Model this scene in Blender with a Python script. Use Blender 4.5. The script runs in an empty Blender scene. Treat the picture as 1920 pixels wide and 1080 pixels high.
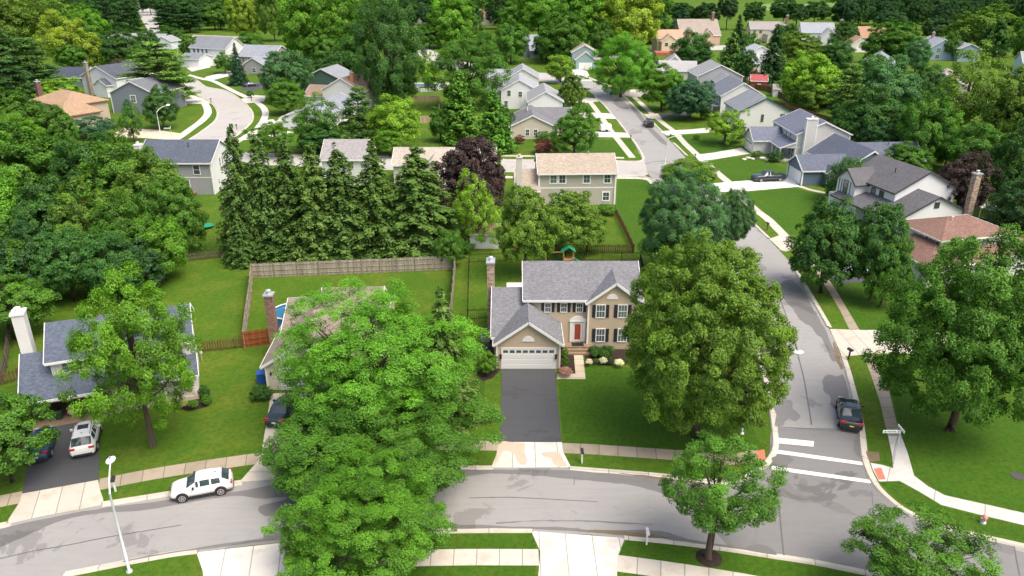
import bpy, math, random
import numpy as np
from math import radians as R, sin, cos, pi, hypot, atan2, sqrt
from mathutils import Vector, Matrix, geometry
random.seed(7)
sc = bpy.context.scene
# ------------------------------------------------------------------ camera
F = 1427.0; TH = R(23.1); CH = 35.8
cd = bpy.data.cameras.new('camera'); cam = bpy.data.objects.new('camera', cd); sc.collection.objects.link(cam)
cd.sensor_width = 36; cd.lens = 36*F/1920; cd.clip_start = .5; cd.clip_end = 4000
cam.location = (0, 0, CH); cam.rotation_euler = (pi/2-TH, 0, 0)
sc.camera = cam
# ------------------------------------------------------------------ sky and sun
SUN_EL, SUN_AZ = R(60), R(128)          # azimuth measured from +Y towards +X
w = bpy.data.worlds.new("World"); sc.world = w; w.use_nodes = True
nt = w.node_tree; bg = nt.nodes['Background']
sky = nt.nodes.new('ShaderNodeTexSky'); sky.sky_type = 'NISHITA'; sky.sun_disc = False
sky.sun_elevation = SUN_EL; sky.sun_rotation = SUN_AZ; sky.air_density = 1.0; sky.dust_density = 7.0; sky.ozone_density = .4
nt.links.new(sky.outputs[0], bg.inputs[0]); bg.inputs[1].default_value = 0.15
sl = bpy.data.lights.new('sun', 'SUN'); sl.energy = 1.08; sl.angle = R(34); sl.color = (1.0, .955, .88)
so = bpy.data.objects.new('sun', sl); sc.collection.objects.link(so)
so.rotation_euler = Vector((sin(SUN_AZ)*cos(SUN_EL), cos(SUN_AZ)*cos(SUN_EL), sin(SUN_EL))).to_track_quat('Z', 'Y').to_euler()
sc.view_settings.view_transform = 'Standard'; sc.view_settings.look = 'None'
sc.view_settings.exposure = 0.74; sc.view_settings.gamma = 1
sc.render.engine = 'CYCLES'
sc.cycles.max_bounces = 5; sc.cycles.diffuse_bounces = 3; sc.cycles.transmission_bounces = 3; sc.cycles.transparent_max_bounces = 4

# ------------------------------------------------------------------ picture point -> world point
def at(px, py, z=0.0):
    u = (px-960)/F; v = (py-540)/F
    t = (CH-z)/(sin(TH)+v*cos(TH)); return Vector((u*t, t*(cos(TH)-v*sin(TH)), z))
def proj(x, y, z):
    dz = z-CH; d = y*cos(TH)-dz*sin(TH)
    return 960+F*x/d, 540+F*(-dz*cos(TH)-y*sin(TH))/d
COL = sc.collection
# ------------------------------------------------------------------ object helpers
def props(o, label=None, cat=None, group=None, kind=None):
    if label: o['label'] = label
    if cat: o['category'] = cat
    if group: o['group'] = group
    if kind: o['kind'] = kind
    return o
def empty(name, loc, rz=0, label=None, cat=None, group=None):
    o = bpy.data.objects.new(name, None); COL.objects.link(o); o.empty_display_size = .3
    o.location = loc; o.rotation_euler = (0, 0, rz); return props(o, label, cat, group)
def ob(name, me, parent=None, loc=(0,0,0), rz=0):
    o = bpy.data.objects.new(name, me); COL.objects.link(o)
    o.location = loc; o.rotation_euler = (0, 0, rz)
    if parent: o.parent = parent
    return o
class MB:
    def __init__(s): s.v = []; s.f = []; s.sm = []
    def add(s, vs, fs, smooth=False):
        b = len(s.v); s.v += [tuple(p) for p in vs]
        for f in fs: s.f.append([i+b for i in f]); s.sm.append(smooth)
        return s
    def box(s, x0, x1, y0, y1, z0, z1):
        return s.add([(x0,y0,z0),(x1,y0,z0),(x1,y1,z0),(x0,y1,z0),(x0,y0,z1),(x1,y0,z1),(x1,y1,z1),(x0,y1,z1)],
                     [(0,3,2,1),(4,5,6,7),(0,1,5,4),(1,2,6,5),(2,3,7,6),(3,0,4,7)])
    def prism(s, pts, ext):
        n = len(pts); e = Vector(ext)
        vs = [Vector(p) for p in pts]; vs += [p+e for p in vs]
        nn = (vs[1]-vs[0]).cross(vs[2]-vs[1])
        fl = nn.dot(e) > 0
        fs = [list(range(n)), list(range(2*n-1, n-1, -1))] + [(i, n+i, n+(i+1)%n, (i+1)%n) for i in range(n)]
        if fl: fs = [list(reversed(f)) for f in fs]
        return s.add(vs, fs)
    def slab(s, pts, t):      # polygon thickened straight down by t
        return s.prism(pts, (0,0,-t))
    def bar(s, a, b, w, h, up=(0,0,1)):
        a = Vector(a); b = Vector(b); d = (b-a).normalized(); sd = d.cross(Vector(up))
        if sd.length < 1e-4: sd = Vector((1,0,0))
        sd.normalize(); u = sd.cross(d)
        vs = [p+sd*x*w/2+u*y*h/2 for p in (a,b) for x,y in ((-1,-1),(1,-1),(1,1),(-1,1))]
        return s.add(vs, [(0,1,2,3),(7,6,5,4),(0,4,5,1),(1,5,6,2),(2,6,7,3),(3,7,4,0)])
    def tube(s, pts, rs, n=8, cap=True):
        rings = []; b = len(s.v)
        pts = [Vector(p) for p in pts]
        for i, p in enumerate(pts):
            d = (pts[min(i+1,len(pts)-1)]-pts[max(i-1,0)]).normalized()
            sd = d.cross(Vector((0,.1,1)) if abs(d.z) < .9 else Vector((1,0,0))).normalized(); u = sd.cross(d)
            r = rs[i] if hasattr(rs,'__len__') else rs
            rings.append([p+sd*r*cos(2*pi*k/n)+u*r*sin(2*pi*k/n) for k in range(n)])
        vs = [v for r_ in rings for v in r_]; fs = []
        for i in range(len(pts)-1):
            for k in range(n): fs.append((i*n+k, i*n+(k+1)%n, (i+1)*n+(k+1)%n, (i+1)*n+k))
        s.add(vs, fs, True)
        if cap: s.add(rings[0], [tuple(range(n))][::-1]); s.add(rings[-1], [tuple(range(n-1,-1,-1))])
        return s
    def ball(s, c, r, n=10, m=6, sz=1.0, zmin=-1):
        vs = []; fs = []
        for i in range(m+1):
            a = -pi/2+pi*i/m
            for k in range(n): vs.append((c[0]+r*cos(a)*cos(2*pi*k/n), c[1]+r*cos(a)*sin(2*pi*k/n), c[2]+r*sz*max(sin(a),zmin)))
        for i in range(m):
            for k in range(n): fs.append((i*n+k, i*n+(k+1)%n, (i+1)*n+(k+1)%n, (i+1)*n+k))
        return s.add(vs, fs, True)
    def mesh(s, name, mat):
        me = bpy.data.meshes.new(name); me.from_pydata(s.v, [], s.f)
        if mat: me.materials.append(mat)
        me.polygons.foreach_set('use_smooth', s.sm); me.update(); return me
    def build(s, name, mat, parent=None, loc=(0,0,0), rz=0): return ob(name, s.mesh(name, mat), parent, loc, rz)

# ------------------------------------------------------------------ materials
MATS = {}
def newmat(name):
    m = bpy.data.materials.new(name); m.use_nodes = True; nt = m.node_tree
    return m, nt, nt.nodes['Principled BSDF']
def N(nt, t, **kw):
    n = nt.nodes.new(t)
    for k, v in kw.items():
        if k.startswith('i_'): n.inputs[k[2:].replace('_',' ')].default_value = v
        else: setattr(n, k, v)
    return n
def ramp(nt, fac, stops, interp='LINEAR'):
    r = nt.nodes.new('ShaderNodeValToRGB'); r.color_ramp.interpolation = interp
    e = r.color_ramp.elements
    while len(e) < len(stops): e.new(.5)
    for i,(p,c) in enumerate(stops): e[i].position = p; e[i].color = (*c, 1) if len(c) == 3 else c
    nt.links.new(fac, r.inputs[0]); return r.outputs[0]
def mixc(nt, a, b, fac, mode='MIX'):
    m = nt.nodes.new('ShaderNodeMix'); m.data_type = 'RGBA'; m.blend_type = mode
    for sock, v in ((m.inputs[0], fac), (m.inputs[6], a), (m.inputs[7], b)):
        if hasattr(v, 'links'): nt.links.new(v, sock)
        elif hasattr(v, '__len__'): sock.default_value = (*v, 1)
        else: sock.default_value = v
    return m.outputs[2]
def noise(nt, vec, scale, detail=4, rough=.55, out='Fac', dist=0):
    n = nt.nodes.new('ShaderNodeTexNoise'); n.inputs['Scale'].default_value = scale
    n.inputs['Detail'].default_value = detail; n.inputs['Roughness'].default_value = rough; n.inputs['Distortion'].default_value = dist
    if vec: nt.links.new(vec, n.inputs['Vector'])
    return n.outputs[out]
def coords(nt, scale=(1,1,1), kind='Object', rz=0):
    t = nt.nodes.new('ShaderNodeTexCoord'); m = nt.nodes.new('ShaderNodeMapping')
    m.inputs['Scale'].default_value = scale; m.inputs['Rotation'].default_value = (0,0,rz)
    nt.links.new(t.outputs[kind], m.inputs[0]); return m.outputs[0]
def bump(nt, b, h, s=.4, d=.02):
    n = nt.nodes.new('ShaderNodeBump'); n.inputs['Strength'].default_value = s; n.inputs['Distance'].default_value = d
    nt.links.new(h, n.inputs['Height']); nt.links.new(n.outputs[0], b.inputs['Normal'])
def math_(nt, op, a, b=None):
    m = nt.nodes.new('ShaderNodeMath'); m.operation = op
    for i, v in enumerate((a, b)):
        if v is None: continue
        if hasattr(v, 'links'): nt.links.new(v, m.inputs[i])
        else: m.inputs[i].default_value = v
    return m.outputs[0]
def plain(name, c, rough=.6, metal=0, spec=.5, var=.12, sc_=1.5):
    k = ('plain', name)
    if k in MATS: return MATS[k]
    m, nt, b = newmat(name); v = coords(nt)
    n = noise(nt, v, sc_, 5, .6)
    col = mixc(nt, tuple(x*(1-var) for x in c), tuple(min(1,x*(1+var)) for x in c), n)
    nt.links.new(col, b.inputs['Base Color'])
    b.inputs['Roughness'].default_value = rough; b.inputs['Metallic'].default_value = metal
    b.inputs['Specular IOR Level'].default_value = spec
    MATS[k] = m; return m
def grass_mat():
    m, nt, b = newmat('grass'); v = coords(nt)
    big = noise(nt, v, .035, 3, .5); mid = noise(nt, v, .22, 5, .65); fine = noise(nt, v, 2.2, 6, .75); vf = noise(nt, v, 9, 3, .7)
    c1 = mixc(nt, (.042,.100,.008), (.092,.178,.013), big)
    patch = ramp(nt, mid, [(.46,(0,0,0)),(.68,(1,1,1))])
    c2 = mixc(nt, c1, (.145,.175,.022), math_(nt,'MULTIPLY',patch,.75))
    thin = ramp(nt, noise(nt, v, .55, 5, .7), [(.60,(0,0,0)),(.72,(1,1,1))])
    c3 = mixc(nt, c2, (.19,.15,.05), math_(nt,'MULTIPLY',thin,.5))
    c4 = mixc(nt, c3, (.030,.085,.006), math_(nt,'MULTIPLY',ramp(nt,fine,[(.35,(1,1,1)),(.55,(0,0,0))]),.7))
    c4 = mixc(nt, c4, (.13,.26,.02), math_(nt,'MULTIPLY',ramp(nt,vf,[(.5,(0,0,0)),(.75,(1,1,1))]),.5))
    nt.links.new(c4, b.inputs['Base Color']); b.inputs['Roughness'].default_value = .95; b.inputs['Specular IOR Level'].default_value = .15
    h = math_(nt,'ADD', fine, math_(nt,'MULTIPLY', vf, .6)); bump(nt, b, h, .9, .12); return m
def fresh_grass_mat():
    m, nt, b = newmat('mown_grass'); v = coords(nt)
    big = noise(nt, v, .09, 3, .5); fine = noise(nt, v, 2.6, 6, .75); vf = noise(nt, v, 9, 3, .7)
    wv = N(nt,'ShaderNodeTexWave'); wv.inputs['Scale'].default_value = .55; wv.inputs['Distortion'].default_value = 1.2
    nt.links.new(coords(nt, (1,1,1), 'Object', .25), wv.inputs['Vector'])
    c1 = mixc(nt, (.034,.098,.007), (.066,.152,.010), big)
    c1 = mixc(nt, c1, (.075,.16,.011), math_(nt,'MULTIPLY', wv.outputs['Fac'], .16))
    med = noise(nt, v, .6, 6, .7); c1 = mixc(nt, c1, (.10,.145,.016), math_(nt,'MULTIPLY',ramp(nt,med,[(.48,(0,0,0)),(.7,(1,1,1))]),.5)); c4 = mixc(nt, c1, (.022,.062,.005), math_(nt,'MULTIPLY',ramp(nt,fine,[(.35,(1,1,1)),(.55,(0,0,0))]),.6))
    nt.links.new(c4, b.inputs['Base Color']); b.inputs['Roughness'].default_value = .95; b.inputs['Specular IOR Level'].default_value = .15
    bump(nt, b, math_(nt,'ADD', fine, vf), .8, .1); return m
def road_mat(name, c, damp=.5, rz=0):
    m, nt, b = newmat(name); v = coords(nt)
    n1 = noise(nt, v, .12, 4, .6); n2 = noise(nt, v, 1.1, 6, .7); n3 = noise(nt, v, 14, 3, .8)
    streak = noise(nt, coords(nt, (.25,2.2,1), 'Object', rz), 1.0, 5, .65)
    col = mixc(nt, tuple(x*.86 for x in c), tuple(x*1.10 for x in c), n1)
    col = mixc(nt, col, tuple(x*.80 for x in c), math_(nt,'MULTIPLY',ramp(nt,streak,[(.45,(0,0,0)),(.7,(1,1,1))]),.45))
    col = mixc(nt, col, tuple(x*.82 for x in c), math_(nt,'MULTIPLY',ramp(nt,n2,[(.5,(0,0,0)),(.75,(1,1,1))]),.5))
    vo = N(nt,'ShaderNodeTexVoronoi', feature='DISTANCE_TO_EDGE'); vo.inputs['Scale'].default_value = .16; nt.links.new(mixc(nt, v, noise(nt, v, .5, 4, .6, 'Color'), .25), vo.inputs['Vector'])
    ck = ramp(nt, vo.outputs['Distance'], [(.0,(1,1,1)),(.012,(0,0,0))]); col = mixc(nt, col, tuple(x*.55 for x in c), math_(nt,'MULTIPLY', ck, .14))
    dampm = ramp(nt, noise(nt, v, .16, 7, .62, dist=.6), [(.585,(0,0,0)),(.60,(1,1,1))])
    col = mixc(nt, col, tuple(x*.5 for x in c), math_(nt,'MULTIPLY',dampm,damp))
    col = mixc(nt, col, tuple(x*.75 for x in c), math_(nt,'MULTIPLY',ramp(nt,n3,[(.5,(0,0,0)),(.8,(1,1,1))]),.35))
    nt.links.new(col, b.inputs['Base Color']); b.inputs['Roughness'].default_value = .78; b.inputs['Specular IOR Level'].default_value = .4
    bump(nt, b, n3, .3, .01); return m
def walk_mat(name, c, joint=1.5, dark=.55, along=True):
    # concrete laid in slabs; the joints follow the strip's own length (UV in metres)
    m, nt, b = newmat(name); v = coords(nt)
    uv = N(nt,'ShaderNodeUVMap'); sx = N(nt,'ShaderNodeSeparateXYZ'); nt.links.new(uv.outputs[0], sx.inputs[0])
    def line(o, period, wd):
        f = math_(nt,'FRACT', math_(nt,'DIVIDE', o, period)); return math_(nt,'LESS_THAN', f, wd/period)
    j = line(sx.outputs[1], joint, .07)
    cell = N(nt,'ShaderNodeTexWhiteNoise', noise_dimensions='1D'); nt.links.new(math_(nt,'FLOOR', math_(nt,'DIVIDE', sx.outputs[1], joint)), cell.inputs['W'])
    col = mixc(nt, tuple(x*.88 for x in c), tuple(min(x*1.08,1) for x in c), cell.outputs['Value'])
    st = noise(nt, v, .7, 6, .68)
    col = mixc(nt, col, (c[0]*.62, c[1]*.52, c[2]*.40), math_(nt,'MULTIPLY',ramp(nt,st,[(.50,(0,0,0)),(.72,(1,1,1))]),.6))
    col = mixc(nt, col, tuple(x*.8 for x in c), math_(nt,'MULTIPLY',noise(nt, v, 9, 4, .8),.4))
    col = mixc(nt, col, tuple(x*dark*.6 for x in c), math_(nt,'MULTIPLY', j, .75))
    nt.links.new(col, b.inputs['Base Color']); b.inputs['Roughness'].default_value = .85; b.inputs['Specular IOR Level'].default_value = .3
    return m
def siding(c, name='siding', vertical=False):
    k = ('sid', c, vertical)
    if k in MATS: return MATS[k]
    m, nt, b = newmat(name); t = coords(nt)
    sx = N(nt,'ShaderNodeSeparateXYZ'); nt.links.new(t, sx.inputs[0])
    if vertical:
        co = math_(nt,'ADD', sx.outputs[0], sx.outputs[1]); per = .35
    else: co = sx.outputs[2]; per = .16
    f = math_(nt,'FRACT', math_(nt,'DIVIDE', co, per))
    lap = ramp(nt, f, [(0,(0,0,0)),(.18,(1,1,1)),(1,(.8,.8,.8))])
    n = noise(nt, t, .8, 5, .6)
    col = mixc(nt, tuple(x*.90 for x in c), tuple(min(1,x*1.06) for x in c), n)
    col = mixc(nt, tuple(x*.72 for x in c), col, lap)
    nt.links.new(col, b.inputs['Base Color']); b.inputs['Roughness'].default_value = .7
    bump(nt, b, f, .25, .02); MATS[k] = m; return m
def shingle(c):
    k = ('shi', c)
    if k in MATS: return MATS[k]
    m, nt, b = newmat('roof_shingle'); t = coords(nt)
    sx = N(nt,'ShaderNodeSeparateXYZ'); nt.links.new(t, sx.inputs[0])
    course = math_(nt,'FRACT', math_(nt,'DIVIDE', sx.outputs[2], .105))
    cell = noise(nt, coords(nt,(3.2,3.2,9)), 1.0, 2, .8); n2 = noise(nt, t, .35, 4, .6); n3 = noise(nt, t, 6, 4, .8)
    streak = noise(nt, coords(nt,(1.6,1.6,.12)), 1.0, 4, .6)
    col = mixc(nt, tuple(x*.66 for x in c), tuple(x*1.38 for x in c), ramp(nt, cell, [(.3,(0,0,0)),(.7,(1,1,1))]))
    col = mixc(nt, col, tuple(x*.72 for x in c), math_(nt,'MULTIPLY',ramp(nt,n2,[(.4,(0,0,0)),(.75,(1,1,1))]),.45))
    col = mixc(nt, col, tuple(x*.70 for x in c), math_(nt,'MULTIPLY',ramp(nt,streak,[(.5,(0,0,0)),(.7,(1,1,1))]),.35))
    col = mixc(nt, col, tuple(x*1.35 for x in c), math_(nt,'MULTIPLY',ramp(nt,n3,[(.5,(0,0,0)),(.75,(1,1,1))]),.4))
    col = mixc(nt, col, tuple(x*.5 for x in c), math_(nt,'MULTIPLY',ramp(nt,course,[(0,(1,1,1)),(.22,(0,0,0))]),.55))
    nt.links.new(col, b.inputs['Base Color']); b.inputs['Roughness'].default_value = .9; b.inputs['Specular IOR Level'].default_value = .25
    bump(nt, b, course, .35, .02); MATS[k] = m; return m
def brick_mat(c=(.30,.12,.07), mortar=(.55,.5,.45), name='brick', sc_=1.0):
    k = ('brick', c)
    if k in MATS: return MATS[k]
    m, nt, b = newmat(name); t = coords(nt)
    sx = N(nt,'ShaderNodeSeparateXYZ'); nt.links.new(t, sx.inputs[0])
    cb = N(nt,'ShaderNodeCombineXYZ'); nt.links.new(math_(nt,'ADD', sx.outputs[0], sx.outputs[1]), cb.inputs[0]); nt.links.new(sx.outputs[2], cb.inputs[1])
    br = N(nt,'ShaderNodeTexBrick'); nt.links.new(cb.outputs[0], br.inputs['Vector']); br.inputs['Scale'].default_value = sc_
    br.inputs['Brick Width'].default_value = .30; br.inputs['Row Height'].default_value = .13; br.inputs['Mortar Size'].default_value = .014
    br.inputs['Color1'].default_value = (*[x*.7 for x in c],1); br.inputs['Color2'].default_value = (c[0]*1.7,c[1]*2.2,c[2]*2.4,1); br.inputs['Mortar'].default_value = (*mortar,1)
    br.inputs['Bias'].default_value = -.1
    n = noise(nt, t, 5, 4, .7)
    nt.links.new(mixc(nt, br.outputs['Color'], tuple(x*.45 for x in c), math_(nt,'MULTIPLY', n, .5)), b.inputs['Base Color']); b.inputs['Roughness'].default_value = .9
    MATS[k] = m; return m
def wood_fence_mat(name, c1, c2, period=.15):
    m, nt, b = newmat(name); t = coords(nt)
    uv = N(nt,'ShaderNodeUVMap'); sx = N(nt,'ShaderNodeSeparateXYZ'); nt.links.new(t, sx.inputs[0])
    cell = N(nt,'ShaderNodeTexWhiteNoise', noise_dimensions='1D'); q = math_(nt,'ADD', sx.outputs[0], math_(nt,'MULTIPLY', sx.outputs[1], .83))
    nt.links.new(math_(nt,'FLOOR', math_(nt,'DIVIDE', q, period)), cell.inputs['W'])
    n = noise(nt, coords(nt,(2.5,2.5,.5)), 1.6, 6, .75)
    col = mixc(nt, c1, c2, ramp(nt, n, [(.35,(0,0,0)),(.65,(1,1,1))]))
    col = mixc(nt, col, tuple(x*.4 for x in c1), math_(nt,'MULTIPLY', cell.outputs['Value'], .5))
    nt.links.new(col, b.inputs['Base Color']); b.inputs['Roughness'].default_value = .95; b.inputs['Specular IOR Level'].default_value = .1
    return m
def glass_mat():
    m, nt, b = newmat('window_glass'); v = coords(nt,(1,1,2.2)); oi = N(nt,'ShaderNodeObjectInfo')
    col = mixc(nt, (.04,.055,.06), (.24,.31,.31), math_(nt,'MULTIPLY', oi.outputs['Random'], noise(nt, v, 1.2, 2, .5)))
    nt.links.new(col, b.inputs['Base Color']); b.inputs['Roughness'].default_value = .08; b.inputs['Specular IOR Level'].default_value = .9
    return m
def leaf_mat(name='leaves', trans=.30):
    m = bpy.data.materials.new(name); m.use_nodes = True; nt = m.node_tree; nt.nodes.clear()
    out = nt.nodes.new('ShaderNodeOutputMaterial'); oi = N(nt,'ShaderNodeObjectInfo')
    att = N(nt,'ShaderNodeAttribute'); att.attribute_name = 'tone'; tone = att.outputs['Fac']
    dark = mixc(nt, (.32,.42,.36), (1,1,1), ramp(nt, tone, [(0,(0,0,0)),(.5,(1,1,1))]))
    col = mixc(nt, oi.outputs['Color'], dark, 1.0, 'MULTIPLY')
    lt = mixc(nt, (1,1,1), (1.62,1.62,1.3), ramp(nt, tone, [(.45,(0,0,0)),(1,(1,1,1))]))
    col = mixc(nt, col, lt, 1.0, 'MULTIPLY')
    d = N(nt,'ShaderNodeBsdfDiffuse'); t = N(nt,'ShaderNodeBsdfTranslucent'); g = N(nt,'ShaderNodeBsdfGlossy'); g.inputs['Roughness'].default_value = .45
    g.inputs['Color'].default_value = (.9,.95,.9,1)
    nt.links.new(col, d.inputs[0]); nt.links.new(mixc(nt, col, (1.08,1.18,.5), 1.0, 'MULTIPLY'), t.inputs[0])
    ms = N(nt,'ShaderNodeMixShader'); ms.inputs[0].default_value = trans; nt.links.new(d.outputs[0], ms.inputs[1]); nt.links.new(t.outputs[0], ms.inputs[2])
    m2 = N(nt,'ShaderNodeMixShader'); m2.inputs[0].default_value = .015; nt.links.new(ms.outputs[0], m2.inputs[1]); nt.links.new(g.outputs[0], m2.inputs[2])
    nt.links.new(m2.outputs[0], out.inputs[0]); return m
def paint_mat(name, c, metal=.0):
    k = ('car', name)
    if k in MATS: return MATS[k]
    m, nt, b = newmat(name); v = coords(nt); n = noise(nt, v, 2.5, 4, .6)
    nt.links.new(mixc(nt, tuple(x*.9 for x in c), c, n), b.inputs['Base Color'])
    b.inputs['Roughness'].default_value = .28; b.inputs['Metallic'].default_value = metal; b.inputs['Coat Weight'].default_value = .8; b.inputs['Coat Roughness'].default_value = .05
    MATS[k] = m; return m
GRASS = grass_mat(); MOWN = fresh_grass_mat()
WHITE = plain('white_trim', (.80,.80,.78), .55, var=.04); GLASS = glass_mat()
LEAF = leaf_mat(); NEEDLE = leaf_mat('needles', .12)
BARK = plain('bark', (.085,.065,.045), .95, var=.45, sc_=6); BARKL = plain('pale_bark', (.17,.14,.105), .95, var=.35, sc_=6)
CONC = walk_mat('concrete_slabs', (.56,.52,.45)); CONCP = walk_mat('pale_concrete', (.66,.635,.58), 1.8); CONCW = walk_mat('weathered_concrete', (.36,.31,.235), 1.5)
CURB = walk_mat('kerb_concrete', (.55,.52,.45), 3.0)
MULCH = plain('mulch', (.045,.032,.028), 1, var=.6, sc_=5, spec=.1)
METAL = plain('galvanised_metal', (.55,.57,.58), .45, .5, var=.08); BLACKM = plain('black_metal', (.02,.02,.022), .5, .3)
# ------------------------------------------------------------------ ground, streets, kerbs, walks
def smooth(pts, n=6, closed=False):
    P = [Vector(p) for p in pts]; out = []; m = len(P)
    for i in range(m if closed else m-1):
        a, b, c, d = (P[(i+k) % m] for k in (-1,0,1,2)) if closed else (P[max(i-1,0)], P[i], P[i+1], P[min(i+2,m-1)])
        for k in range(n):
            t = k/n; out.append(.5*((2*b)+(c-a)*t+(2*a-5*b+4*c-d)*t*t+(3*b-a-3*c+d)*t**3))
    if not closed: out.append(P[-1])
    return out
def sheet(name, pix, mat, z, kind='structure', **kw):
    pts = [at(p[0], p[1]) for p in pix]; pts = [Vector((p.x, p.y, z)) for p in pts]
    return wsheet(name, pts, mat, z, kind, **kw)
def wsheet(name, pts, mat, z, kind='structure', label=None, cat=None, uvang=pi/2):
    pts = [Vector((p[0], p[1], 0)) for p in pts]
    tris = geometry.tessellate_polygon([pts]); o3 = pts
    me = bpy.data.meshes.new(name); fs = []
    for t in tris:
        a, b, c = (o3[i] for i in t)
        fs.append(t if (b-a).cross(c-a).z > 0 else t[::-1])
    me.from_pydata([(p.x, p.y, z) for p in o3], [], fs); me.materials.append(mat)
    uv = me.uv_layers.new(name='UVMap'); ca, sa = cos(uvang), sin(uvang)
    for l in me.loops:
        p = o3[l.vertex_index]; uv.data[l.index].uv = (-p.x*sa+p.y*ca, p.x*ca+p.y*sa)
    o = ob(name, me); return props(o, label, cat, None, kind)
def ribbon(name, line, wd, mat, z, kind='structure', prof=None, off=0, world=False, n=6, sm=True):
    P = line if world else [at(*p) for p in line]
    P = [Vector((p[0],p[1],0)) for p in P]
    if sm: P = smooth(P, n)
    prof = prof or [(-wd/2, 0), (wd/2, 0)]
    vs = []; uvs = []; L = 0; fs = []; m = len(prof)
    for i, p in enumerate(P):
        d = (P[min(i+1,len(P)-1)]-P[max(i-1,0)]).normalized(); nn = Vector((-d.y, d.x, 0))
        if i: L += (p-P[i-1]).length
        for a, h in prof: vs.append(tuple(p+nn*(a+off)+Vector((0,0,z+h)))); uvs.append((a, L))
    for i in range(len(P)-1):
        for k in range(m-1): fs.append((i*m+k, (i+1)*m+k, (i+1)*m+k+1, i*m+k+1))
    me = bpy.data.meshes.new(name); me.from_pydata(vs, [], fs); me.materials.append(mat)
    if me.polygons[0].normal.z < 0 and m == 2: me.flip_normals()
    uv = me.uv_layers.new(name='UVMap')
    for l in me.loops: uv.data[l.index].uv = uvs[l.vertex_index]
    o = ob(name, me); return props(o, kind=kind)
# ground as one sheet
me = bpy.data.meshes.new('ground'); g = 2600
me.from_pydata([(-g,-60,0),(g,-60,0),(g,3200,0),(-g,3200,0)], [], [(0,1,2,3)]); me.materials.append(GRASS)
props(ob('ground', me), kind='structure')
ROAD = road_mat('road_concrete', (.31,.305,.295), .55, -.25); ROAD2 = road_mat('damp_road_concrete', (.205,.205,.205), .75, .1)
FARROAD = road_mat('pale_road', (.43,.415,.39), .3, .3); ASPH = road_mat('asphalt', (.072,.075,.082), .3); WET = road_mat('wet_concrete', (.175,.172,.170), .5)
STAIN = plain('rust_stain', (.17,.125,.075), .8, var=.3); WETD = plain('dark_damp_concrete', (.15,.15,.15), .7, var=.14, sc_=1)
PAINT, _n, _b = newmat('road_paint'); _v = coords(_n); _n.links.new(mixc(_n, (.80,.80,.77), (.42,.42,.42), ramp(_n, noise(_n, _v, 2.2, 8, .8), [(.52,(0,0,0)),(.68,(1,1,1))])), _b.inputs['Base Color']); _b.inputs['Roughness'].default_value = .7; PAD = plain('red_tactile_paving', (.62,.17,.12), .8, var=.2, sc_=8)
# foreground street
N1 = [(-120,1008),(0,985),(75,967),(190,945),(317,925),(432,907),(480,902),(560,890),(650,882),(740,878),(822,877),(925,877),(1000,877),(1067,878),(1160,885),(1242,892),(1300,900),(1360,902),(1395,895),(1422,879)]
S1 = [(-100,1135),(60,1095),(120,1080),(237,1057),(325,1041),(480,1022),(562,1014),(700,1003),(855,997),(960,996),(1100,1002),(1170,1009),(1262,1018),(1370,1032),(1440,1043),(1525,1056),(1600,1071),(1720,1095),(1900,1140)]
# east kerb of the side street, from the far end down and round the corner
E1 = [(1077,140),(1102,150),(1130,161),(1165,176),(1187,198),(1207,217),(1235,242),(1260,268),(1287,297),(1310,320),(1335,343),(1365,376),(1397,407),(1440,447),(1480,490),(1506,533),(1532,577),(1560,627),(1587,695),(1602,752),(1612,802),(1619,862),(1635,902),(1655,927),(1690,955),(1735,977),(1815,1002),(1920,1026),(2060,1060)]
W1 = [(1451,845),(1449,800),(1440,740),(1420,660),(1395,570),(1365,490),(1325,430),(1285,390),(1250,358),(1228,340)]
W2 = [(1205,300),(1189,268),(1170,242),(1152,220),(1132,197),(1115,180),(1098,165),(1060,156),(1010,150)]
kerbprof = [(-.40,0),(-.10,.008),(-.06,.13),(.09,.13),(.18,0)]
sidest = [at(*p) for p in E1[:20]] + [at(1612,812), at(1446,812)] + [at(*p) for p in W1[1:]] + [at(1215,326), at(1210,310)] + [at(*p) for p in W2] + [at(1010,136)]
wsheet('side_street', sidest, ROAD, .006)
main = [at(*p) for p in N1] + [at(1440,868), at(1446,811.5), at(1612,811.5)] + [at(*p) for p in E1[21:]] + [at(2120,1110)] + [at(*p) for p in reversed(S1)]
wsheet('street', main, ROAD, .010)
sheet('damp_street_corner', [(1446,803),(1610,803),(1619,862),(1640,906),(1660,932),(1695,958),(1740,982),(1830,1012),(1920,1036),(2060,1070),(2100,1130),(1720,1095),(1525,1056),(1440,1043),(1370,1031),(1330,985),(1300,960),(1320,925),(1400,900),(1440,870)], ROAD2, .014)
xw = [(1215,327),(1206,331),(1157,331),(1100,330),(960,323),(700,318),(420,306),(250,300),(100,300),(60,285),(250,281),(420,285),(700,293),(960,300),(1100,301),(1160,302),(1208,301)]
sheet('cross_street', xw, FARROAD, .009)
CW = [(345,147),(352,162),(380,184),(400,195),(409,210),(405,225),(385,242),(355,262),(320,284)]
CE = [(365,147),(385,162),(422,170),(450,187),(470,207),(472,225),(460,240),(437,258),(415,272),(400,288)]
wsheet('curved_street', smooth([at(*p) for p in CW],4)+[at(320,284), at(400,288)]+list(reversed(smooth([at(*p) for p in CE],4))), FARROAD, .012)
sheet('far_street', [(1010,136),(1077,140),(1098,164),(1010,152),(940,152),(800,120),(780,96),(800,90),(850,112),(960,134)], FARROAD, .008)
sheet('far_lane', [(255,0),(290,0),(292,20),(300,60),(280,62),(262,30)], FARROAD, .008)
sheet('far_street', [(1030,125),(1160,108),(1300,95),(1420,92),(1420,84),(1300,86),(1150,98),(1030,118)], FARROAD, .0085)
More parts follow.
